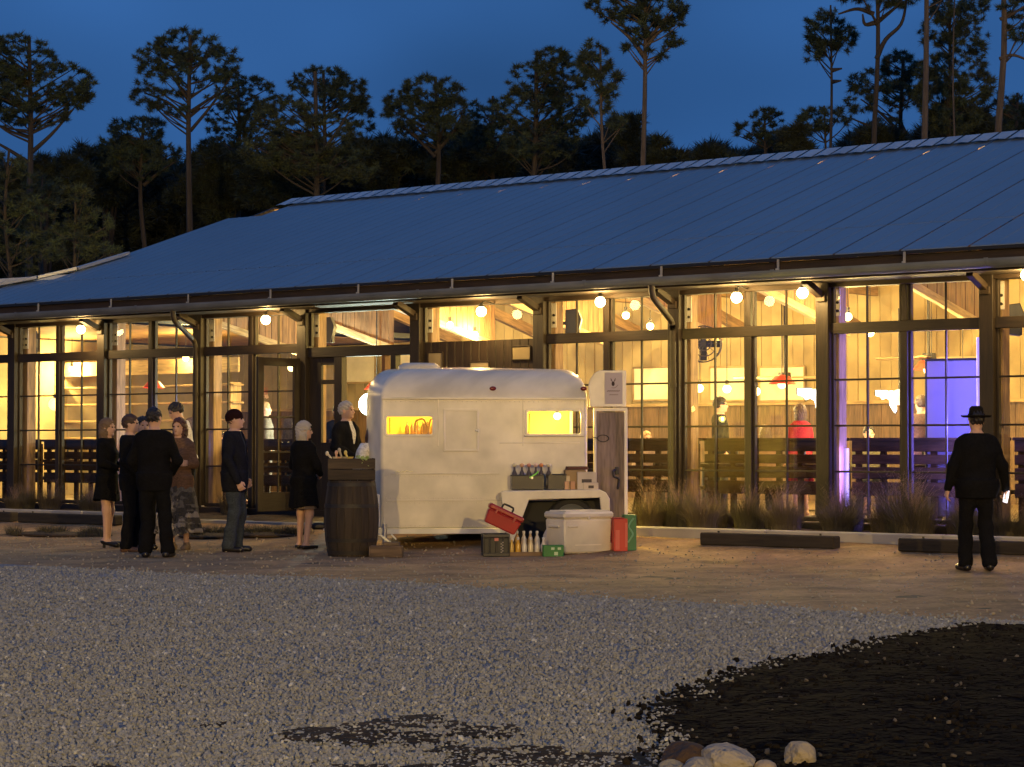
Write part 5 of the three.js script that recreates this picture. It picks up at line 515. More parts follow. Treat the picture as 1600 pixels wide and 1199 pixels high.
  if (w.skirt?.slip) cloth('slip', (x, y, z) => Math.max(Math.abs(Math.hypot(x, z / 0.74) - 0.2) - 0.01, y - 0.66, 0.555 - y), CL.taupe, [-0.4, 0.4, -0.4], [0.4, 0.9, 0.4]);
  if (w.shoes) for (const q of feet) { const s1 = cap([q.heel[0], q.heel[1] + 0.005, q.heel[2]], [q.toe[0], q.toe[1] + 0.004, q.toe[2] + 0.02], 0.046, 0.04), an = cap(q.heel, legs[q.k].a, 0.042, 0.046); part(t, 'shoe', sdfGeo((x, y, z) => Math.max(smin(s1(x, y, z), w.lowShoes ? 9 : an(x, y, z), 0.02), (w.lowShoes ? y - (legs[q.k].a[1] - 0.03 + heel * 0.3 * (z < q.heel[2] + 0.05 ? 1 : 0)) : y - 0.13), -y + 0.001), [q.heel[0] - 0.12, -0.01, q.heel[2] - 0.1], [q.heel[0] + 0.16, 0.2, q.toe[2] + 0.12], 0.011), w.shoes); if (heel) part(t, 'heel', cyl(0.014, 0.011, q.heel[1] - 0.02, q.heel[0], (q.heel[1] - 0.02) / 2, q.heel[2], 8), w.shoes); }
  if (o.hair) { const h = o.hair, v = h.vol ?? 0.014, long = h.long ?? 0; const sk = ell([0, 0.13, -0.016], [0.078 + v, 0.098 + v, 0.098 + v]), back = long ? blend([ell([0, 0.05, -0.055], [0.085 + v, 0.13, 0.06]), ell([0, 0.10 - long * 0.5, -0.05], [0.075 + v, long * 0.55 + 0.05, 0.052]), ell([0.066, 0.05 - long * 0.3, -0.005], [0.026, 0.1 + long * 0.3, 0.04]), ell([-0.066, 0.05 - long * 0.3, -0.005], [0.026, 0.1 + long * 0.3, 0.04])], 0.03) : null;
    part(t, 'hair', sdfGeo((x, y, z) => { const [X, Y, Z] = toH(x, y, z); let d = sk(X, Y, Z); d = Math.max(d, -(Math.hypot(X / 1.05, (Y - 0.075) / 1.25, Z - 0.1) - 0.088), (Z < 0.0 ? 0.06 : 0.11) - Y + (Z > 0 ? 0.15 * Z : 0)); if (back) d = smin(d, back(X, Y, Z), 0.02); return d + 0.006 * Math.sin(X * 170 + 3 * Math.sin(Y * 40)) + 0.003 * Math.sin(Y * 150 + Z * 90); }, [hc[0] - 0.2, hc[1] - 0.45, hc[2] - 0.22], [hc[0] + 0.2, hc[1] + 0.3, hc[2] + 0.2], o.cell ? 0.012 : 0.008), h.m); }
  return { t, fromH, arms };
}
const HR = { blond: M([0.34, 0.22, 0.11], 0.6), dblond: M([0.16, 0.10, 0.05], 0.6), brown: M([0.05, 0.025, 0.014], 0.55), dark: M([0.012, 0.009, 0.008], 0.5), grey: M([0.42, 0.38, 0.33], 0.6), auburn: M([0.07, 0.025, 0.015], 0.55) };
const CL = { black: clothM([0.008, 0.008, 0.009]), suit: clothM([0.011, 0.011, 0.013]), navy: clothM([0.013, 0.014, 0.019]), slate: clothM([0.045, 0.055, 0.065]), white: clothM([0.7, 0.68, 0.64]), brown: clothM([0.17, 0.10, 0.065]), taupe: clothM([0.24, 0.18, 0.13]), red: clothM([0.22, 0.02, 0.025]), shoe: M([0.012, 0.01, 0.01], 0.35), tan: M([0.10, 0.05, 0.03], 0.5), grey: clothM([0.12, 0.11, 0.10]), olive: clothM([0.10, 0.09, 0.05]) };
CL.floral = M([1, 1, 1], 0.9, { map: tex(256, (u, v) => { const a = fbm(u * 7, v * 7, 7, 3, 121), b = fbm(u * 11, v * 11, 11, 3, 125); const k = a > 0.56 ? 0.28 : b > 0.55 ? 0.13 : 0.05; return [enc(k * 1.02), enc(k * 0.92), enc(k * 0.82)]; }, true, 0.6) });
const R_ = 127 * Math.PI / 180, AWAY = -143 * Math.PI / 180, NEAR = 37 * Math.PI / 180;   // facing right, away from and towards the viewer
const footAt = (px, py) => { const p = onGround(px, py); p.y = groundY(p.x, p.z); return p; };
person('woman with shoulder-length blond hair, short black dress and heels, left of the group', footAt(166, 857), R_ - 0.15, { H: 1.70, female: true, heel: 0.06, headYaw: -0.1, headPitch: 0.05, hair: { m: HR.dblond, long: 0.2, vol: 0.016 }, legs: { L: { k: [0.085, 0.52, 0.02], a: [0.08, 0.125, -0.01] }, R: { k: [-0.095, 0.52, 0.03], a: [-0.1, 0.125, 0.03] } }, arms: { L: { e: [0.22, 1.18, 0.0], w: [0.12, 1.12, 0.2] }, R: { e: [-0.22, 1.18, 0.0], w: [-0.1, 1.1, 0.2] } }, wear: { top: { name: 'dress_top', m: CL.black, g: 0.022, hem: 0.80, flare: 0.06 }, skirt: { top: 1.02, hem: 0.66, r0: 0.17, r1: 0.24, m: CL.black, name: 'dress_skirt', pleat: 0.006 }, shoes: CL.shoe, lowShoes: true } });
person('young man with short brown hair in a black suit, in profile beside the blond woman', footAt(203, 863), R_ - 0.1, { H: 1.74, headYaw: 0.05, hair: { m: HR.brown, vol: 0.012 }, arms: { L: { e: [0.25, 1.18, -0.02], w: [0.17, 1.0, 0.17] }, R: { e: [-0.25, 1.18, -0.02], w: [-0.17, 1.0, 0.17] } }, wear: { top: { m: CL.black, hem: 0.80, open: true, g: 0.024 }, shirt: CL.white, tie: CL.black, pants: CL.black, shoes: CL.tan } });
person('dark-haired man half hidden between the young man and the tall man in black', footAt(222, 859), NEAR + 0.5, { H: 1.72, hair: { m: HR.dark, vol: 0.016 }, wear: { top: { m: CL.black, hem: 0.8, g: 0.024 }, pants: CL.black, shoes: CL.shoe } });
person('tall man in a black suit seen from behind, centre of the group', footAt(240, 871), AWAY - 0.1, { H: 1.81, bulk: 1.1, headYaw: -0.25, hair: { m: HR.dark, vol: 0.011 }, legs: { L: { k: [0.09, 0.5, 0.01], a: [0.09, 0.085, -0.03] }, R: { k: [-0.13, 0.5, 0.01], a: [-0.17, 0.085, -0.02] } }, arms: { L: { e: [0.275, 1.16, -0.02], w: [0.2, 0.96, 0.17] }, R: { e: [-0.285, 1.16, -0.01], w: [-0.16, 1.0, 0.2] } }, wear: { top: { m: CL.black, hem: 0.79, g: 0.026 }, pants: CL.black, shoes: CL.shoe } });
person('woman with dark red-brown hair, brown cardigan and patterned long skirt, facing the viewer', footAt(279, 860), NEAR - 0.25, { H: 1.70, female: true, headYaw: -0.1, hair: { m: HR.auburn, long: 0.14, vol: 0.018 }, arms: { L: { e: [0.22, 1.17, 0.0], w: [-0.03, 1.13, 0.19], hd: [-1, 0.1, 0.1], up: [0, 0, 1] }, R: { e: [-0.22, 1.17, 0.0], w: [0.04, 1.17, 0.17], hd: [1, 0.1, 0.1], up: [0, 0, 1] } }, wear: { top: { name: 'cardigan', m: CL.brown, g: 0.026, hem: 0.62, flare: 0.1 }, skirt: { top: 1.0, hem: 0.22, r0: 0.16, r1: 0.33, m: CL.floral, pleat: 0.022 }, shoes: CL.taupe, lowShoes: false } });
person('dark-haired man in a white shirt bending his head behind the cardigan woman', (() => { const p = atZ(292, 790, 2.25); p.y = groundY(p.x, p.z); return p; })(), NEAR - 1.15, { H: 1.84, lean: [0.05, 0.22], headPitch: 0.45, hair: { m: HR.dark, vol: 0.018 }, arms: { L: { e: [0.25, 1.16, 0.1], w: [0.14, 1.06, 0.3] }, R: { e: [-0.25, 1.16, 0.1], w: [-0.14, 1.06, 0.3] } }, wear: { top: { name: 'shirt', m: CL.white, g: 0.02, hem: 0.92 }, pants: CL.black, shoes: CL.shoe } });
{ const q = person('man in a dark knit cap, black blazer and slate trousers, in profile facing right', footAt(366, 863), R_ - 0.1, { H: 1.80, bulk: 1.12, belly: 1.2, headYaw: 0.05, hair: { m: HR.brown, vol: 0.006 }, legs: { L: { k: [0.1, 0.5, 0.05], a: [0.1, 0.085, 0.0] }, R: { k: [-0.1, 0.5, 0.02], a: [-0.1, 0.085, -0.05] } }, arms: { L: { e: [0.27, 1.16, -0.04], w: [0.25, 0.93, 0.08] }, R: { e: [-0.27, 1.17, -0.03], w: [-0.26, 0.90, 0.10], curl: 0.7 } }, wear: { top: { m: CL.navy, hem: 0.76, open: true, g: 0.026, flare: 0.03 }, shirt: CL.slate, pants: CL.slate, shoes: CL.shoe } });
  const kc = ell([0, 0.138, -0.015], [0.097, 0.108, 0.116]); part(q.t, 'knit_cap', sdfGeo((x, y, z) => { const X = x - 0, Y = y - 1.56, Z = z - 0.005; return Math.max(kc(X, Y, Z) + 0.0015 * Math.sin(Math.atan2(X, Z) * 40), 0.125 - 0.32 * Z * (Z < 0 ? -0.6 : 0.1) - Y - (Z < 0 ? 0.02 : 0)); }, [-0.15, 1.6, -0.2], [0.15, 1.85, 0.16], 0.007), clothM([0.02, 0.008, 0.008])); }
person('woman with a grey-blond bob and black dress looking right beside the barrel', footAt(474, 858), R_ + 0.85, { H: 1.66, female: true, bulk: 1.1, headYaw: -0.7, headPitch: 0.08, hair: { m: HR.grey, long: 0.12, vol: 0.018 }, legs: { L: { k: [0.085, 0.5, 0.03], a: [0.08, 0.085, 0.0] }, R: { k: [-0.1, 0.5, 0.02], a: [-0.11, 0.085, -0.05] } }, arms: { L: { e: [0.24, 1.17, 0.03], w: [0.1, 1.08, 0.22] }, R: { e: [-0.24, 1.17, 0.03], w: [-0.1, 1.06, 0.22] } }, wear: { top: { name: 'dress_top', m: CL.black, g: 0.03, hem: 0.78, flare: 0.05 }, skirt: { top: 1.02, hem: 0.58, r0: 0.18, r1: 0.245, m: CL.black, name: 'dress_skirt', pleat: 0.008, slip: true }, shoes: CL.shoe, lowShoes: true } });
person('grey-haired man in a dark suit with open white collar behind the barrel', (() => { const p = atZ(541, 800, 2.7); p.y = groundY(p.x, p.z); return p; })(), R_ - 0.55, { H: 1.84, bulk: 1.1, headYaw: 0.2, hair: { m: HR.grey, vol: 0.012 }, arms: { L: { e: [0.27, 1.17, 0.0], w: [0.12, 1.08, 0.24] }, R: { e: [-0.27, 1.17, 0.0], w: [-0.12, 1.04, 0.24] } }, wear: { top: { m: CL.suit, hem: 0.8, open: true, g: 0.026 }, shirt: CL.white, pants: CL.suit, shoes: CL.shoe } });
person('server in a white shirt leaning at the trailer front, only sleeve and shoulder in view', (() => { const p = fromT(-1.62, 0, -0.75); p.y = groundY(p.x, p.z); return p; })(), TR + 1.2, { H: 1.6, lean: [0.06, 0.36], headPitch: 0.3, hair: { m: HR.brown, vol: 0.014, long: 0.1 }, female: true, arms: { L: { e: [0.26, 1.14, 0.18], w: [0.13, 1.05, 0.4] }, R: { e: [-0.27, 1.12, 0.14], w: [-0.2, 0.95, 0.36] } }, wear: { top: { name: 'shirt', m: CL.white, g: 0.03, hem: 0.86 }, pants: CL.grey, shoes: CL.shoe } });
{ // the man walking away at the right, hat on, phone in hand
  const q = person('man in a brimmed hat and black suit walking away at the right', footAt(1527, 892), AWAY + 0.12, { H: 1.72, bulk: 1.26, hair: { m: HR.dark, vol: 0.008 }, legs: { L: { k: [0.11, 0.5, 0.06], a: [0.12, 0.085, 0.04] }, R: { k: [-0.1, 0.5, 0.0], a: [-0.1, 0.10, -0.12] } }, arms: { L: { e: [0.285, 1.16, -0.05], w: [0.31, 0.91, 0.05] }, R: { e: [-0.29, 1.16, -0.04], w: [-0.36, 0.91, 0.08], curl: 1.0 } }, wear: { top: { m: CL.black, hem: 0.80, g: 0.026, flare: 0.03 }, pants: CL.black, shoes: CL.shoe } });
  part(q.t, 'hat', lathe([[0, 0.125], [0.05, 0.128], [0.075, 0.105], [0.088, 0.02], [0.09, 0.004], [0.15, 0.0], [0.172, 0.018], [0.17, 0.024], [0.148, 0.008], [0.095, 0.012], [0.092, 0.03]], 28).translate(0, 1.70, -0.005), clothM([0.014, 0.012, 0.01])); part(q.t, 'hat_band', lathe([[0.0925, 0.008], [0.0935, 0.035], [0.09, 0.038]], 28).translate(0, 1.703, -0.005), CL.black);
  q.t.updateMatrixWorld(true); const hp = q.t.localToWorld(new THREE.Vector3(-0.375, 0.82, 0.11)); const ph = thing('phone', 'lit phone held in the right hand of the hatted man', 'phone', hp, AWAY + 0.5); ph.rotation.order = 'YXZ'; ph.rotation.z = 0.25; part(ph, 'case', cbox(0.075, 0.15, 0.009, 0, 0, 0), MT.black); part(ph, 'screen', new THREE.PlaneGeometry(0.066, 0.138).rotateY(Math.PI), glow([0.85, 0.8, 1], 1.1), [0, 0, -0.006]); const pl = new THREE.PointLight(new THREE.Color(0.85, 0.8, 1), 0.05); pl.position.copy(ph.localToWorld(new THREE.Vector3(0, 0, -0.04))); pl.castShadow = true; scene.add(pl);
}
{ // guests inside
  const SIT = { L: { k: [0.13, 0.9, 0.42], a: [0.13, 0.505, 0.45] }, R: { k: [-0.13, 0.9, 0.42], a: [-0.13, 0.505, 0.45] } };
  const inn = (label, px, z, H, face, o) => { const p = atZ(px, 690, z), k = H / 1.78; p.y = FL; const { sit, ...q } = o; if (sit) { const c = thing('stool', 'dark wooden stool under the ' + label.split(' ').slice(0, 8).join(' '), 'stool', p.clone(), face); part(c, 'seat', cyl(0.18, 0.17, 0.04, 0, 0.385, 0, 18), MT.rail); for (const [x, y] of [[-1, -1], [1, -1], [-1, 1], [1, 1]]) part(c, 'leg', beam([x * 0.11, 0.37, y * 0.11], [x * 0.16, 0, y * 0.16], 0.03, 0.03), MT.rail); p.y -= 0.42 * k; q.legs = SIT; q.arms = { L: { e: [0.25, 1.17, 0.02], w: [0.14, 1.06, 0.25] }, R: { e: [-0.25, 1.17, 0.02], w: [-0.14, 1.06, 0.25] } }; } person(label, p, face, { H, cell: 0.026, ...q }); };
  inn('blond guest in a pale top inside, left of the fan column', 1010, -3.2, 1.66, NEAR + 0.4, { sit: true, female: true, hair: { m: HR.blond, long: 0.2 }, wear: { top: { name: 'blouse', m: CL.taupe, hem: 0.9 }, pants: CL.grey } });
  inn('dark-haired guest in a dark jacket inside, between the low pendants', 1126, -3.4, 1.80, R_, { hair: { m: HR.dark }, wear: { top: { m: CL.navy, hem: 0.8, open: true }, shirt: CL.white, pants: CL.navy } });
  inn('broad guest in brown inside, right of the fan bay mullion', 1196, -3.8, 1.78, AWAY, { sit: true, bulk: 1.15, hair: { m: HR.brown, long: 0.12 }, wear: { top: { m: clothM([0.13, 0.07, 0.04]), hem: 0.8 }, pants: CL.black } });
  inn('guest in a red dress inside, before the state-shaped sign', 1250, -2.6, 1.66, AWAY + 0.5, { female: true, hair: { m: HR.brown, long: 0.2 }, wear: { top: { name: 'dress_top', m: CL.red, hem: 0.8, flare: 0.04 }, skirt: { top: 1, hem: 0.45, r0: 0.17, r1: 0.26, m: CL.red, name: 'dress_skirt' } } });
  inn('guest in dark clothes inside, left of the violet-lit bay mullion', 1358, -4, 1.76, NEAR, { sit: true, hair: { m: HR.dark }, wear: { top: { m: CL.olive, hem: 0.8 }, pants: CL.black } });
  inn('bulky guest in brown inside, under the low pendant left of the hatted man', 1440, -3.5, 1.78, AWAY + 0.3, { bulk: 1.2, hair: { m: HR.brown }, wear: { top: { m: clothM([0.12, 0.07, 0.045]), hem: 0.78 }, pants: CL.black } });
  inn('grey-shirted guest with reddish face inside, behind the man in the knit cap', 414, -2.6, 1.82, R_ + 0.3, { bulk: 1.15, hair: { m: HR.blond, vol: 0.008 }, wear: { top: { m: clothM([0.16, 0.15, 0.13]), hem: 0.85 }, pants: CL.grey } });
  inn('dark-clothed guest inside, left of the man in the knit cap', 343, -2.4, 1.70, R_, { sit: true, hair: { m: HR.dark, long: 0.1 }, wear: { top: { m: CL.olive, hem: 0.85 }, pants: CL.black } });
  inn('bald guest seen through the open door leaf', 464, -1.9, 1.84, NEAR - 0.3, { wear: { top: { m: CL.grey, hem: 0.85, open: true }, shirt: CL.white, pants: CL.black } });
  inn('capped guest in a pale top inside, behind the white-shirted man', 308, -2.6, 1.84, NEAR, { hair: { m: HR.dark }, wear: { top: { m: CL.taupe, hem: 0.85 }, pants: CL.grey } });
  inn('guest in dark clothes standing just inside the doorway', 528, -1.2, 1.72, R_ - 1, { hair: { m: HR.dark }, wear: { top: { m: CL.black, hem: 0.8 }, pants: CL.black } });
}
// ---------- stops, kerb, planting ----------
{
  const tm = wood([0.032, 0.024, 0.015], 0.9), stop = (x, w, label, z = 2.63) => { const t = thing('parking_stop', label, 'parking stop', [x, groundY(x, z), z], rr(-0.012, 0.012), 'timber parking stops along the bed'); part(t, 'timber', cbox(w, 0.155, 0.17, 0, 0.075, 0, 0.016, true), tm); for (const s of [-1, 1]) part(t, 'spike', cyl(0.014, 0.014, 0.03, s * w * 0.38, 0.16, 0, 8), MT.darksteel); return t; };
  stop(2.98, 1.88, 'dark timber parking stop right of the trailer, left of two on the right'); stop(5.95, 2.4, 'dark timber parking stop at the right edge behind the hatted man'); stop(-12.1, 2.3, "dark timber parking stop at the photo's left edge"); stop(-9.65, 2.3, 'dark timber parking stop behind the group of guests'); stop(-0.2, 1.9, 'dark timber parking stop behind the trailer');
  const segs = [[-22, -7.6], [-2.2, 14]]; for (const [a, b] of segs) for (let x = a; x < b; x += 2.4) { const w = Math.min(2.39, b - x); struct(part(scene, 'kerb', cbox(w - 0.012, 0.2, 0.16, x + w / 2, 0.2, 1.98, 0.015), MT.concrete)); }
  for (let k = 0; k < 4; k++) struct(part(scene, 'walkway', cbox(1.34, 0.12, 1.9, -6.93 + k * 1.35, 0.155, 1.05, 0.008), MT.concrete));
}
const curveBlade = (h, bend, w, a, bx, bz) => { const pos = [], N = 4; for (let i = 0; i <= N; i++) { const t = i / N, r = bend * t * t, y = h * t * (1 - 0.18 * t * bend / h), ww = w * (1 - t * 0.92); const c = [bx + Math.cos(a) * r, y, bz + Math.sin(a) * r], sx = -Math.sin(a) * ww, sz = Math.cos(a) * ww; pos.push([c[0] - sx, c[1], c[2] - sz], [c[0] + sx, c[1], c[2] + sz]); } const out = []; for (let i = 0; i < N; i++) { const q = pos.slice(2 * i, 2 * i + 4); out.push(...q[0], ...q[1], ...q[2], ...q[1], ...q[3], ...q[2]); } return out; };
function grassGeo(n, h, spread, w = 0.0035, s0 = 0.14) { const pos = []; for (let k = 0; k < n; k++) { const a = rr(0, 6.283), q = s0 * Math.sqrt(rnd()); pos.push(...curveBlade(h * rr(0.55, 1.05), spread * rr(0.1, 1), w * rr(0.7, 1.3), a + rr(-0.6, 0.6), Math.cos(a) * q, Math.sin(a) * q)); } const g = new THREE.BufferGeometry(); g.setAttribute('position', new THREE.Float32BufferAttribute(pos, 3)); g.computeVertexNormals(); return g; }
function plumeGeo(n, h, spread) { const pos = []; for (let k = 0; k < n; k++) { const a = rr(0, 6.283), b = spread * rr(0.25, 1), H0 = h * rr(0.9, 1.35), cx = Math.cos(a) * b, cz = Math.sin(a) * b; pos.push(...curveBlade(H0, b, 0.0018, a, 0, 0)); for (let j = 0; j < 14; j++) { const t = 0.55 + 0.45 * j / 14, y = H0 * t * (1 - 0.18 * t * b / H0), r = b * t * t, L = 0.05 * rr(0.5, 1.2), th = rr(0, 6.28), x = Math.cos(a) * r, z = Math.sin(a) * r; pos.push(x, y, z, x + Math.cos(th) * L, y + 0.04, z + Math.sin(th) * L, x + 0.003, y + 0.004, z); } } const g = new THREE.BufferGeometry(); g.setAttribute('position', new THREE.Float32BufferAttribute(pos, 3)); g.computeVertexNormals(); return g; }
{
  const gm = [M([0.10, 0.082, 0.05], 0.9), M([0.12, 0.095, 0.06], 0.9), M([0.08, 0.072, 0.045], 0.9)], pm = M([0.24, 0.16, 0.13], 0.9);
  const proto = [0, 1, 2].map((i) => { const g = new THREE.Group(); part(g, 'blades', grassGeo(1150, 0.58 + 0.08 * i, 0.5, 0.0036, 0.27), gm[i]); part(g, 'plumes', plumeGeo(46, 0.72, 0.42), pm); return g; });
  const L = (x) => x < -7 ? 'left of the entrance' : 'right of the trailer';
  const xs = []; for (let x = -14.6; x < -7.9; x += 0.62) xs.push([x, 0.62]); for (let x = -1.6; x < 8.2; x += 0.36) xs.push([x, x > 2.4 && x < 4.6 ? 0.85 : 0.66]);
  xs.forEach(([x, s], i) => { const g = proto[i % 3].clone(); g.name = numbered('ornamental_grass'); const z = 0.85 + 0.45 * Math.sin(i * 2.4) + rr(-0.12, 0.12), X = x + rr(-0.15, 0.15); g.position.set(X, groundY(X, z) + 0.04, z); g.rotation.y = rr(0, 6); const k = s * rr(0.8, 1.18); g.scale.set(k * rr(0.9, 1.15), k, k); scene.add(g); tag(g, `brown tufted grass clump with wispy plumes in the bed ${L(x)}`, 'grass clump', `grass clumps in the bed ${L(x)}`); });
  const low = (px, py, w, d, label) => { const p = footAt(px, py), t = thing('low_grass_patch', label, 'grass patch', p, 0.1); const gs = []; for (let k = 0; k < 16; k++) gs.push(grassGeo(110, 0.17, 0.2, 0.004, 0.12).translate(rr(-w, w), -0.005, rr(-d, d))); part(t, 'blades', gs, gm[2]); part(t, 'soil', (() => { const g = new THREE.SphereGeometry(1, 18, 8); g.scale(w * 1.08, 0.05, d * 1.25); return buv(g); })(), MG.bed); };
  low(95, 836, 0.95, 0.3, 'low dark grass patch on the dirt at the far left'); low(335, 838, 0.5, 0.4, 'low dark grass patch between the group and the man in the knit cap'); low(420, 836, 0.6, 0.35, 'low dark grass patch behind the man in the knit cap');
}
{ // rocks at the lower right corner and in the bed
  const rock = (r, s, sq = 0.7) => { const g = new THREE.IcosahedronGeometry(r, 5), p = g.attributes.position, v = new THREE.Vector3(); for (let i = 0; i < p.count; i++) { v.fromBufferAttribute(p, i); const n = v.clone().normalize(); let k = 1; for (let q = 0; q < 9; q++) { const d = new THREE.Vector3(hash(q, s, 1) - 0.5, hash(q, s, 2) - 0.5, hash(q, s, 3) - 0.5).normalize(); k = Math.min(k, (0.70 + 0.27 * hash(q, s, 4)) / Math.max(0.2, n.dot(d))); } k = Math.min(k, 1) + 0.16 * (fbm(n.x * 4 + 9, n.y * 4 + 9 + n.z * 3, 0, 3, s) - 0.5); v.multiplyScalar(k); p.setXYZ(i, v.x * 1.15, v.y * sq, v.z); } g.deleteAttribute('normal'); g.deleteAttribute('uv'); g.computeVertexNormals(); return buv(g); };
  const put = (px, py, r, s, rgb, label, sq) => { const p = footAt(px, py); p.y = groundY(p.x, p.z) + (soilField(p.x, p.z) > 0 ? 0.036 + 0.045 * sm(0, 1.2, soilField(p.x, p.z)) : 0.04) + r * 0.3; const t = part(scene, 'rock', rock(r, s, sq), mot(rgb, 0.9, { bumpMap: T.fine, bumpScale: 0.025 }), p, s); return tag(t, label, 'rock'); };
  put(1136, 1222, 0.112, 3, [0.30, 0.27, 0.22], 'largest pale lumpy rock at the bottom edge of the dark soil'); put(1092, 1226, 0.07, 5, [0.26, 0.24, 0.2], 'small pale rock touching the left side of the largest rock'); put(1250, 1214, 0.066, 9, [0.30, 0.26, 0.19], 'pointed tan rock alone in the dark soil at the bottom edge', 0.95); put(1196, 1226, 0.045, 12, [0.34, 0.27, 0.18], 'small ochre rock between the largest and the pointed rock'); put(1070, 1215, 0.11, 15, [0.05, 0.028, 0.014], 'dark brown earth clod behind the pale rocks'); put(1050, 1222, 0.055, 17, [0.2, 0.19, 0.16], 'grey rock at the bottom edge left of the pale ones');
  put(1497, 822, 0.10, 21, [0.5, 0.48, 0.5], 'pale rock in the planting bed left of the hatted man'); put(1462, 828, 0.07, 22, [0.4, 0.37, 0.36], 'small grey rock in the planting bed under the violet light');
}
// ---------- trees ----------
function taper(pts, r0, r1, rs = 7) { const c = new THREE.CatmullRomCurve3(pts.map((p) => p.isVector3 ? p : new THREE.Vector3(...p))), n = Math.max(3, pts.length * 3), g = new THREE.TubeGeometry(c, n, 1, rs, false), p = g.attributes.position, q = new THREE.Vector3(); for (let i = 0; i <= n; i++) { c.getPointAt(i / n, q); const r = mix(r0, r1, i / n); for (let j = 0; j <= rs; j++) { const k = i * (rs + 1) + j; p.setXYZ(k, q.x + (p.getX(k) - q.x) * r, q.y + (p.getY(k) - q.y) * r, q.z + (p.getZ(k) - q.z) * r); g.attributes.uv.setXY(k, i / n * c.getLength(), j / rs * 1.4); } } g.computeVertexNormals(); return g; }
const tuftGeo = [0, 1].map((s) => { const pos = []; for (let k = 0; k < 130; k++) { const d = new THREE.Vector3(rr(-1, 1), rr(-0.7, 1), rr(-1, 1)).normalize(), L = 0.25 + 0.75 * Math.pow(rnd(), 1.3), t = new THREE.Vector3(rr(-1, 1), rr(-1, 1), rr(-1, 1)).cross(d).normalize().multiplyScalar(0.04), o = d.clone().multiplyScalar(0.1); pos.push(...o.clone().sub(t).toArray(), ...o.clone().add(t).toArray(), ...d.multiplyScalar(L).toArray()); } const g = new THREE.BufferGeometry(); g.setAttribute('position', new THREE.Float32BufferAttribute(pos, 3)); g.computeVertexNormals(); return g; });
const leafGeo = (() => { const pos = []; for (let k = 0; k < 110; k++) { const c = new THREE.Vector3(rr(-1, 1), rr(-1, 1), rr(-1, 1)); if (c.length() > 1) c.normalize(); const a = new THREE.Vector3(rr(-1, 1), rr(-1, 1), rr(-1, 1)).normalize(), b = new THREE.Vector3(rr(-1, 1), rr(-1, 1), rr(-1, 1)).cross(a).normalize(); const L = 0.15, W = 0.055; const P = [c.clone().addScaledVector(a, -L), c.clone().addScaledVector(b, W), c.clone().addScaledVector(a, L), c.clone().addScaledVector(b, -W)]; pos.push(...P[0].toArray(), ...P[1].toArray(), ...P[2].toArray(), ...P[0].toArray(), ...P[2].toArray(), ...P[3].toArray()); } const g = new THREE.BufferGeometry(); g.setAttribute('position', new THREE.Float32BufferAttribute(pos, 3)); g.computeVertexNormals(); return g; })();
const leafM = M([1, 1, 1], 0.75, { physical: true, transmission: 0.25, thickness: 0 }), bark = wood([0.06, 0.046, 0.034], 0.95), barkD = wood([0.03, 0.023, 0.018], 0.95), barkL = wood([0.12, 0.09, 0.066], 0.95);
function clumps(parent, name, pts, geo, rgb, r) { const im = new THREE.InstancedMesh(geo, leafM, pts.length), o = new THREE.Object3D(), c = new THREE.Color(); im.name = parent === scene ? numbered(name) : name; im.userData.kind = 'stuff'; im.castShadow = im.receiveShadow = true; pts.forEach((p, i) => { o.position.copy(p); o.rotation.set(rr(-0.6, 0.6), rr(0, 6.28), rr(-0.6, 0.6)); const s = r * rr(0.7, 1.25); o.scale.set(s, s * 0.85, s); o.updateMatrix(); im.setMatrixAt(i, o.matrix); const k = rr(0.6, 1.35); im.setColorAt(i, c.setRGB(rgb[0] * k * rr(0.9, 1.1), rgb[1] * k, rgb[2] * k)); }); parent.add(im); return im; }
const inBall = (cx, cy, rx, ry, d, u = 0.3) => { const a = rr(0, 6.283), z = rr(-1, 1), q = Math.sqrt(1 - z * z), r = Math.cbrt(mix(u, 1, rnd())); const p = at(cx + rx * r * q * Math.cos(a), cy - ry * r * z, d); const dz = r * q * Math.sin(a) * rx / FPX * d; return p.addScaledVector(FW0, dz); };
const GREEN = { dark: [0.05, 0.072, 0.03], mid: [0.056, 0.078, 0.032], olive: [0.066, 0.084, 0.032], pine: [0.058, 0.08, 0.033] };
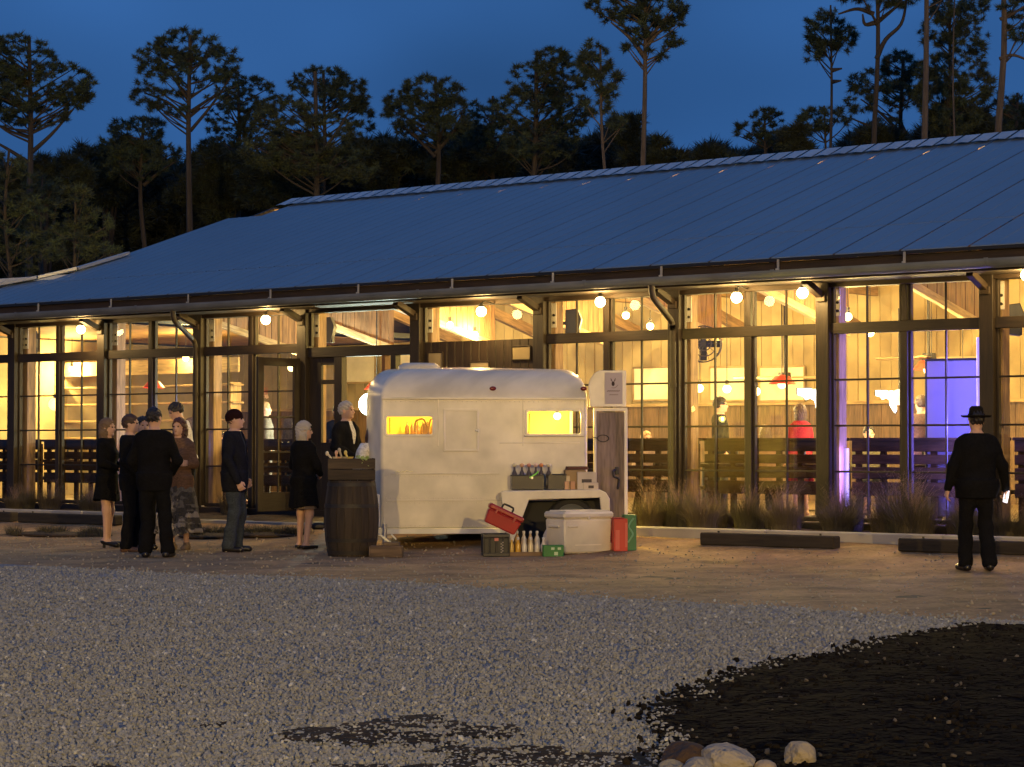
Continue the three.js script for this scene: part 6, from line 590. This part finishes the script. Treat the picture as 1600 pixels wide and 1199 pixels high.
function pine(label, px, top, d, r, rgb, crown, o = {}) {   // crown: [px, py, rx, ry, how full]
  const base = at(px + (o.lean ?? 0), 694, d); base.y = 0; const t = thing('pine_tree', label, 'tree', base); const W = (p) => p.sub(base), tp = W(at(px + (o.top ?? 0), top, d));
  const pts = [new THREE.Vector3(0, -0.1, 0)]; for (let k = 1; k < 5; k++) pts.push(new THREE.Vector3(tp.x * k / 5 + rr(-0.1, 0.1), tp.y * k / 5, tp.z * k / 5 + rr(-0.1, 0.1))); pts.push(tp); part(t, 'trunk', (taper(pts, r * 0.8, r * 0.25, 9)), o.bark ?? bark);
  const tr = new THREE.CatmullRomCurve3(pts), on = (y) => tr.getPoint(clamp(y / tp.y, 0, 1)); const br = [], pos = [];
  for (const [cx, cy, rx, ry, full = 1] of crown) { const n = Math.round(rx * ry * Math.PI / 1000 * 17 * full * (d / 58)), list = []; for (let k = 0; k < n; k++) list.push(W(inBall(cx, cy, rx, ry, d))); pos.push(...list); const m = Math.max(3, Math.round(n / 9)); for (let k = 0; k < m; k++) { const e = list[Math.floor(rnd() * n)], dist = Math.hypot(e.x - on(e.y).x, e.z - on(e.y).z), s = on(Math.max(0.5, Math.min(tp.y * 0.985, e.y - 0.25 * dist - rr(0.1, 0.6)))), mid = s.clone().lerp(e, 0.5); mid.y -= 0.1 * dist * rr(-0.3, 1); br.push(taper([s, mid, e], 0.014 + 0.014 * dist, 0.01, 5)); } }
  for (const b of o.limbs ?? []) br.push(taper(b.map(([x, y]) => W(at(x, y, d))), (o.lr ?? 0.09) * 0.75, 0.02, 6));
  if (br.length) part(t, 'branch', br, o.bark ?? bark).userData.kind = 'stuff';
  if (pos.length) clumps(t, 'crown', pos, tuftGeo[Math.floor(rnd() * 2)], rgb, o.tuft ?? 0.235); return t;
}
pine('tall pine with a broad layered crown at the far left', 45, 58, 58, 0.20, GREEN.dark, [[30, 92, 62, 40], [100, 132, 50, 34, 0.9], [10, 160, 60, 40], [60, 178, 55, 24, 0.7], [112, 150, 34, 22], [-15, 120, 50, 60]], { limbs: [[[47, 240], [80, 210], [115, 170]], [[45, 255], [15, 235], [-20, 215]]] });
pine('tall pine with an open round crown, second from the left', 297, 55, 60, 0.19, GREEN.dark, [[290, 72, 52, 26], [250, 95, 42, 28, 0.9], [345, 100, 32, 30, 0.9], [300, 118, 60, 24, 0.6], [232, 150, 34, 24, 0.7], [345, 150, 28, 16, 0.5], [270, 160, 40, 22, 0.5]], { limbs: [[[297, 205], [330, 165], [362, 118]], [[297, 190], [262, 160], [225, 145]], [[297, 175], [335, 150], [368, 135]], [[296, 160], [270, 120], [250, 92]]], lr: 0.07 });
pine('lower pine in front of the gap left of the second tall pine', 224, 185, 64, 0.17, GREEN.dark, [[215, 205, 48, 24, 1.2], [190, 235, 40, 24], [248, 240, 36, 22], [215, 262, 55, 22, 0.7]], { limbs: [[[224, 290], [250, 268], [275, 252]], [[224, 280], [200, 262], [175, 250]]] });
pine('spreading pine behind the second tall pine', 372, 125, 68, 0.17, GREEN.dark, [[390, 150, 44, 30], [362, 190, 42, 34, 0.9], [410, 200, 40, 40, 0.9], [345, 240, 40, 30, 0.8]]);
pine('broad olive pine above the left end of the ridge', 492, 112, 58, 0.20, GREEN.olive, [[445, 190, 52, 40, 1.1], [420, 235, 44, 34], [470, 245, 50, 36], [545, 260, 48, 30, 0.9], [515, 215, 40, 40, 0.8]], { limbs: [[[492, 250], [520, 215], [548, 170]], [[492, 262], [460, 235], [430, 215]]] });
pine('dark-topped pine rising behind the olive pine', 505, 110, 66, 0.18, GREEN.dark, [[500, 128, 50, 24, 1.2], [545, 150, 34, 30], [510, 165, 62, 24, 0.8], [560, 190, 28, 28, 0.8]]);
pine('round-crowned pine in the middle of the tree line', 680, 120, 62, 0.19, GREEN.dark, [[675, 145, 48, 28, 1.1], [640, 178, 44, 30], [705, 180, 32, 34], [668, 205, 60, 22, 0.8], [618, 160, 22, 20, 0.6]], { limbs: [[[680, 245], [650, 215], [620, 190]], [[680, 240], [705, 210], [722, 180]]] });
pine('dark pine left of the bushy pair, mid tree line', 770, 150, 66, 0.16, GREEN.dark, [[760, 180, 34, 30], [790, 215, 40, 34], [748, 222, 32, 30, 0.8]]);
pine('bushy dark pine with a pointed top left of the slim leaning pine', 838, 90, 58, 0.20, GREEN.mid, [[862, 92, 30, 18], [838, 128, 46, 30, 1.1], [885, 122, 38, 36, 1.1], [828, 175, 58, 36], [890, 175, 36, 34], [846, 222, 64, 34, 0.9]], { limbs: [[[838, 250], [880, 210], [905, 170]]] });
pine('slim leaning pine with a small crown in front of the tree line', 958, 70, 52, 0.10, GREEN.pine, [[930, 95, 26, 34, 1.1], [952, 130, 26, 22, 0.9], [935, 165, 22, 14, 0.6], [962, 190, 18, 12, 0.6]], { lean: 6, top: -20, bark: barkL });
pine('tall bare-trunked pine whose crown meets the top edge, centre', 1008, -30, 52, 0.15, GREEN.dark, [[960, 8, 48, 26, 1.1], [1035, 14, 42, 30, 1.1], [1000, 40, 46, 22, 0.9], [1052, 52, 24, 22, 0.8], [1000, -30, 70, 30], [990, 75, 22, 14, 0.6], [1030, 80, 20, 16, 0.5]], { bark: barkL, limbs: [[[1008, 90], [985, 60], [955, 35]], [[1008, 75], [1030, 50], [1055, 40]]] });
pine('slim pine with a small tuft crown, left of the big bare pines at right', 1298, 8, 58, 0.10, GREEN.pine, [[1290, 45, 34, 34, 1.2], [1268, 80, 22, 14, 0.8], [1318, 62, 22, 22, 0.9]], { lean: 4, limbs: [[[1300, 110], [1316, 107]], [[1300, 128], [1315, 126]]] });
pine('low crown pine below the slim pine, right of centre', 1288, 165, 64, 0.11, GREEN.mid, [[1290, 185, 40, 20], [1262, 195, 20, 18]]);
pine('bare pine trunk with a long upswept limb, top out of the picture', 1367, -120, 52, 0.145, GREEN.dark, [[1340, -25, 60, 26, 0.8], [1400, -10, 40, 22, 0.7], [1375, 10, 20, 10, 0.3]], { bark: bark, limbs: [[[1370, 92], [1384, 62], [1408, 38], [1416, 4], [1418, -20]], [[1366, 22], [1340, 14], [1310, 22]], [[1367, 38], [1392, 18], [1412, 2]], [[1366, 36], [1352, 38], [1348, 22]]], lr: 0.085 });
pine('thick pale pine trunk right of the long-limbed bare pine, top out of the picture', 1448, -120, 50, 0.17, GREEN.olive, [[1480, -30, 50, 24, 0.6]], { lean: -6, bark: barkL });
pine('pine with hanging olive foliage between the two thick trunks', 1482, -60, 58, 0.13, GREEN.olive, [[1500, 15, 48, 28, 1.1], [1470, 50, 34, 22, 0.9], [1515, 62, 34, 24, 0.9], [1490, 110, 56, 34, 0.8], [1465, 150, 36, 44], [1520, 130, 32, 34, 0.6], [1490, 185, 44, 30, 1.1]]);
pine('slender straight pine trunk before the hanging olive foliage', 1494, -60, 54, 0.06, GREEN.olive, [[1500, -40, 30, 20]], { bark: barkL });
pine('thick pale pine trunk near the right edge, top out of the picture', 1564, -120, 50, 0.19, GREEN.dark, [[1588, 12, 26, 16, 0.9], [1592, 50, 22, 16, 0.9]], { lean: -5, bark: barkL, limbs: [[[1562, 92], [1582, 86], [1615, 98]], [[1563, 30], [1585, 20], [1600, 10]]], lr: 0.06 });
pine('round dark pine behind the long-limbed bare pine', 1412, 90, 64, 0.19, GREEN.dark, [[1408, 104, 30, 24, 1.3], [1360, 130, 34, 22], [1440, 128, 30, 30], [1345, 160, 28, 16, 0.8], [1400, 150, 44, 26, 0.7], [1380, 200, 36, 16, 0.6]], { limbs: [[[1412, 215], [1380, 180], [1345, 155]], [[1412, 205], [1370, 200], [1330, 185]], [[1420, 216], [1408, 190], [1412, 150]]] });
pine('dark layered pine at the right edge', 1590, 145, 62, 0.15, GREEN.dark, [[1585, 165, 26, 16], [1598, 200, 26, 20], [1545, 150, 26, 18, 0.7], [1575, 225, 30, 20]]);
pine('small dark pine right of centre over the ridge', 1195, 170, 66, 0.13, GREEN.dark, [[1196, 185, 28, 16, 1.3], [1172, 205, 26, 16], [1210, 215, 30, 18]]);
function bush(label, px, py, rx, ry, d, rgb, full = 1) { const base = at(px, 694, d); base.y = 0; const t = thing('broadleaf_tree', label, 'tree', base); const top = at(px, py, d).sub(base); part(t, 'trunk', (taper([[0, -0.1, 0], [rr(-0.1, 0.1), top.y * 0.5, 0], [0, top.y, 0]], 0.16, 0.06)), barkD); const pts = [], lobes = []; const nl = Math.max(5, Math.round(rx * ry / 260)); for (let k = 0; k < nl; k++) { const a = rr(0, 6.28), q = Math.sqrt(rnd()) * 0.75; lobes.push([px + rx * q * Math.cos(a), py - ry * q * Math.sin(a), rx * rr(0.28, 0.45), ry * rr(0.25, 0.42)]); } for (const [x, y, a, b] of lobes) { const n = Math.round(a * b * Math.PI / 1000 * 15 * full * d / 58) + 5; for (let k = 0; k < n; k++) pts.push(inBall(x, y, a, b, d, 0.4).sub(base)); } part(t, 'branch', lobes.slice(0, 7).map(([x, y]) => (taper([[0, top.y * 0.45, 0], at(mix(px, x, 0.5), y + ry * 0.4, d).sub(base), at(x, y, d).sub(base)], 0.07, 0.02, 5))), barkD).userData.kind = 'stuff'; clumps(t, 'crown', pts, tuftGeo[1], rgb.map((c) => c * 0.6), 0.42); }
pine('bushy young pine at the far left edge', 14, 232, 52, 0.12, GREEN.olive, [[8, 262, 40, 22, 0.8], [-10, 315, 44, 26, 0.6], [42, 322, 30, 24, 0.7], [10, 372, 60, 30, 0.6], [30, 405, 50, 22, 0.6]]); pine('bushy young pine beside the left roof corner', 118, 292, 52, 0.12, GREEN.olive, [[118, 312, 32, 20, 0.8], [88, 350, 34, 22, 0.6], [148, 352, 30, 24, 0.7], [110, 388, 60, 22, 0.6], [160, 398, 34, 18, 0.6]]); pine('thin pine between the two bushy young pines at left', 66, 275, 55, 0.1, GREEN.mid, [[66, 300, 34, 30, 0.8], [60, 350, 36, 40, 0.7]]);
bush('dark round tree under the left tall pine', 70, 285, 70, 50, 62, GREEN.dark); bush('dark tree mass left of the second tall pine', 165, 270, 80, 60, 68, GREEN.dark); bush('dark tree mass right of the second tall pine', 345, 290, 85, 60, 66, GREEN.dark); bush('dark tree behind the left end of the ridge', 440, 290, 70, 45, 64, GREEN.mid); bush('dark tree behind the ridge under the round-crowned pine', 600, 255, 80, 40, 66, GREEN.dark); bush('dark tree under the bushy pair', 740, 260, 80, 34, 66, GREEN.dark); bush('dark dense tree between the slim pine and the tall centre pine', 985, 222, 52, 36, 64, GREEN.dark, 1.2); bush('olive low tree behind the tall centre pine', 1035, 240, 34, 22, 60, GREEN.mid); bush('low dark bushy tree right of the sky gap', 1112, 240, 38, 20, 64, GREEN.dark, 1.2); bush('olive bushy tree below the slim pine at right', 1236, 215, 36, 30, 56, GREEN.olive); bush('dark low tree under the long-limbed pine', 1370, 218, 44, 18, 62, GREEN.dark, 1.2); bush('olive dense tree behind the two thick trunks', 1485, 190, 62, 34, 60, GREEN.mid, 1.2); bush('dark low tree at the right edge over the ridge', 1575, 205, 40, 22, 64, GREEN.dark, 1.2);
{ // the wood beyond: one dark mass
  const prof = [[-60, 255], [80, 270], [200, 245], [320, 255], [420, 235], [520, 232], [640, 240], [760, 215], [850, 225], [930, 212], [1010, 225], [1062, 262], [1082, 268], [1110, 245], [1160, 236], [1240, 236], [1300, 242], [1360, 222], [1430, 212], [1500, 190], [1600, 190], [1680, 190]];
  const topAt = (x) => { let k = 0; while (k < prof.length - 2 && x > prof[k + 1][0]) k++; return mix(prof[k][1], prof[k + 1][1], (x - prof[k][0]) / (prof[k + 1][0] - prof[k][0])); }, roofAt = (x) => x < 440 ? mix(450, 322, clamp(x / 440)) : mix(322, 212, (x - 440) / 1160);
  const pts = []; for (let k = 0; k < 11000; k++) { const x = rr(-50, 1650), a = topAt(x) + 14 * Math.sin(x * 0.05) + 18 * (rnd() - 0.5), b = roofAt(x) + 40; if (b < a) continue; pts.push(at(x, mix(a, b, rnd()), rr(70, 84))); } clumps(scene, 'distant_wood', pts, tuftGeo[0], GREEN.dark.map((c) => c * 0.4), 0.62);
}
{ // flat-roofed neighbour at the far left
  const nb = thing('neighbouring_building', 'dark flat-roofed building with a pale roof edge at the far left', 'building', [-21.9, 0, -8.4], 0.05); part(nb, 'wall', cbox(9, 5, 6, -4.6, 2.5, -3.2), MT.frame); part(nb, 'roof', cbox(9.8, 0.12, 6.8, -4.7, 5.2, -3.1), MT.cap); part(nb, 'fascia', cbox(9.9, 0.14, 0.05, -4.7, 5.24, 0.33), mot([0.7, 0.7, 0.68], 0.6));
}
{ // car-park lamps behind the viewer, whose light falls on the trailer, the gravel and the trees
  const lamp = (back, right, h, I) => { const p = CAM.clone().addScaledVector(FW0, -back).addScaledVector(RT, right); p.y = 0; const t = thing('car_park_lamp', `tall lamp post ${right < 0 ? 'left' : 'right'} behind the viewer, out of the picture`, 'lamp post', p, Math.atan2(FW0.x, FW0.z)); part(t, 'post', cyl(0.06, 0.1, h, 0, h / 2, 0, 12), MT.darksteel); part(t, 'arm', beam([0, h - 0.1, 0], [0, h + 0.05, 0.7], 0.07, 0.07), MT.darksteel); part(t, 'hood', cbox(0.5, 0.12, 0.6, 0, h + 0.16, 0.9, 0.03), MT.darksteel); part(t, 'lens', new THREE.SphereGeometry(0.2, 16, 10).scale(1, 0.5, 1).translate(0, h + 0.04, 0.95), glow(LOT_COLOR, 40)); const l = new THREE.PointLight(new THREE.Color(...LOT_COLOR), I); l.position.copy(p).addScaledVector(FW0, 0.95); l.position.y = h + 0.04; l.shadow.radius = 10; l.castShadow = true; scene.add(l); };
  lamp(40, -12, 11, LOT_LAMP); lamp(37, 14, 11, LOT_LAMP);
}
renderer.render(scene, camera);
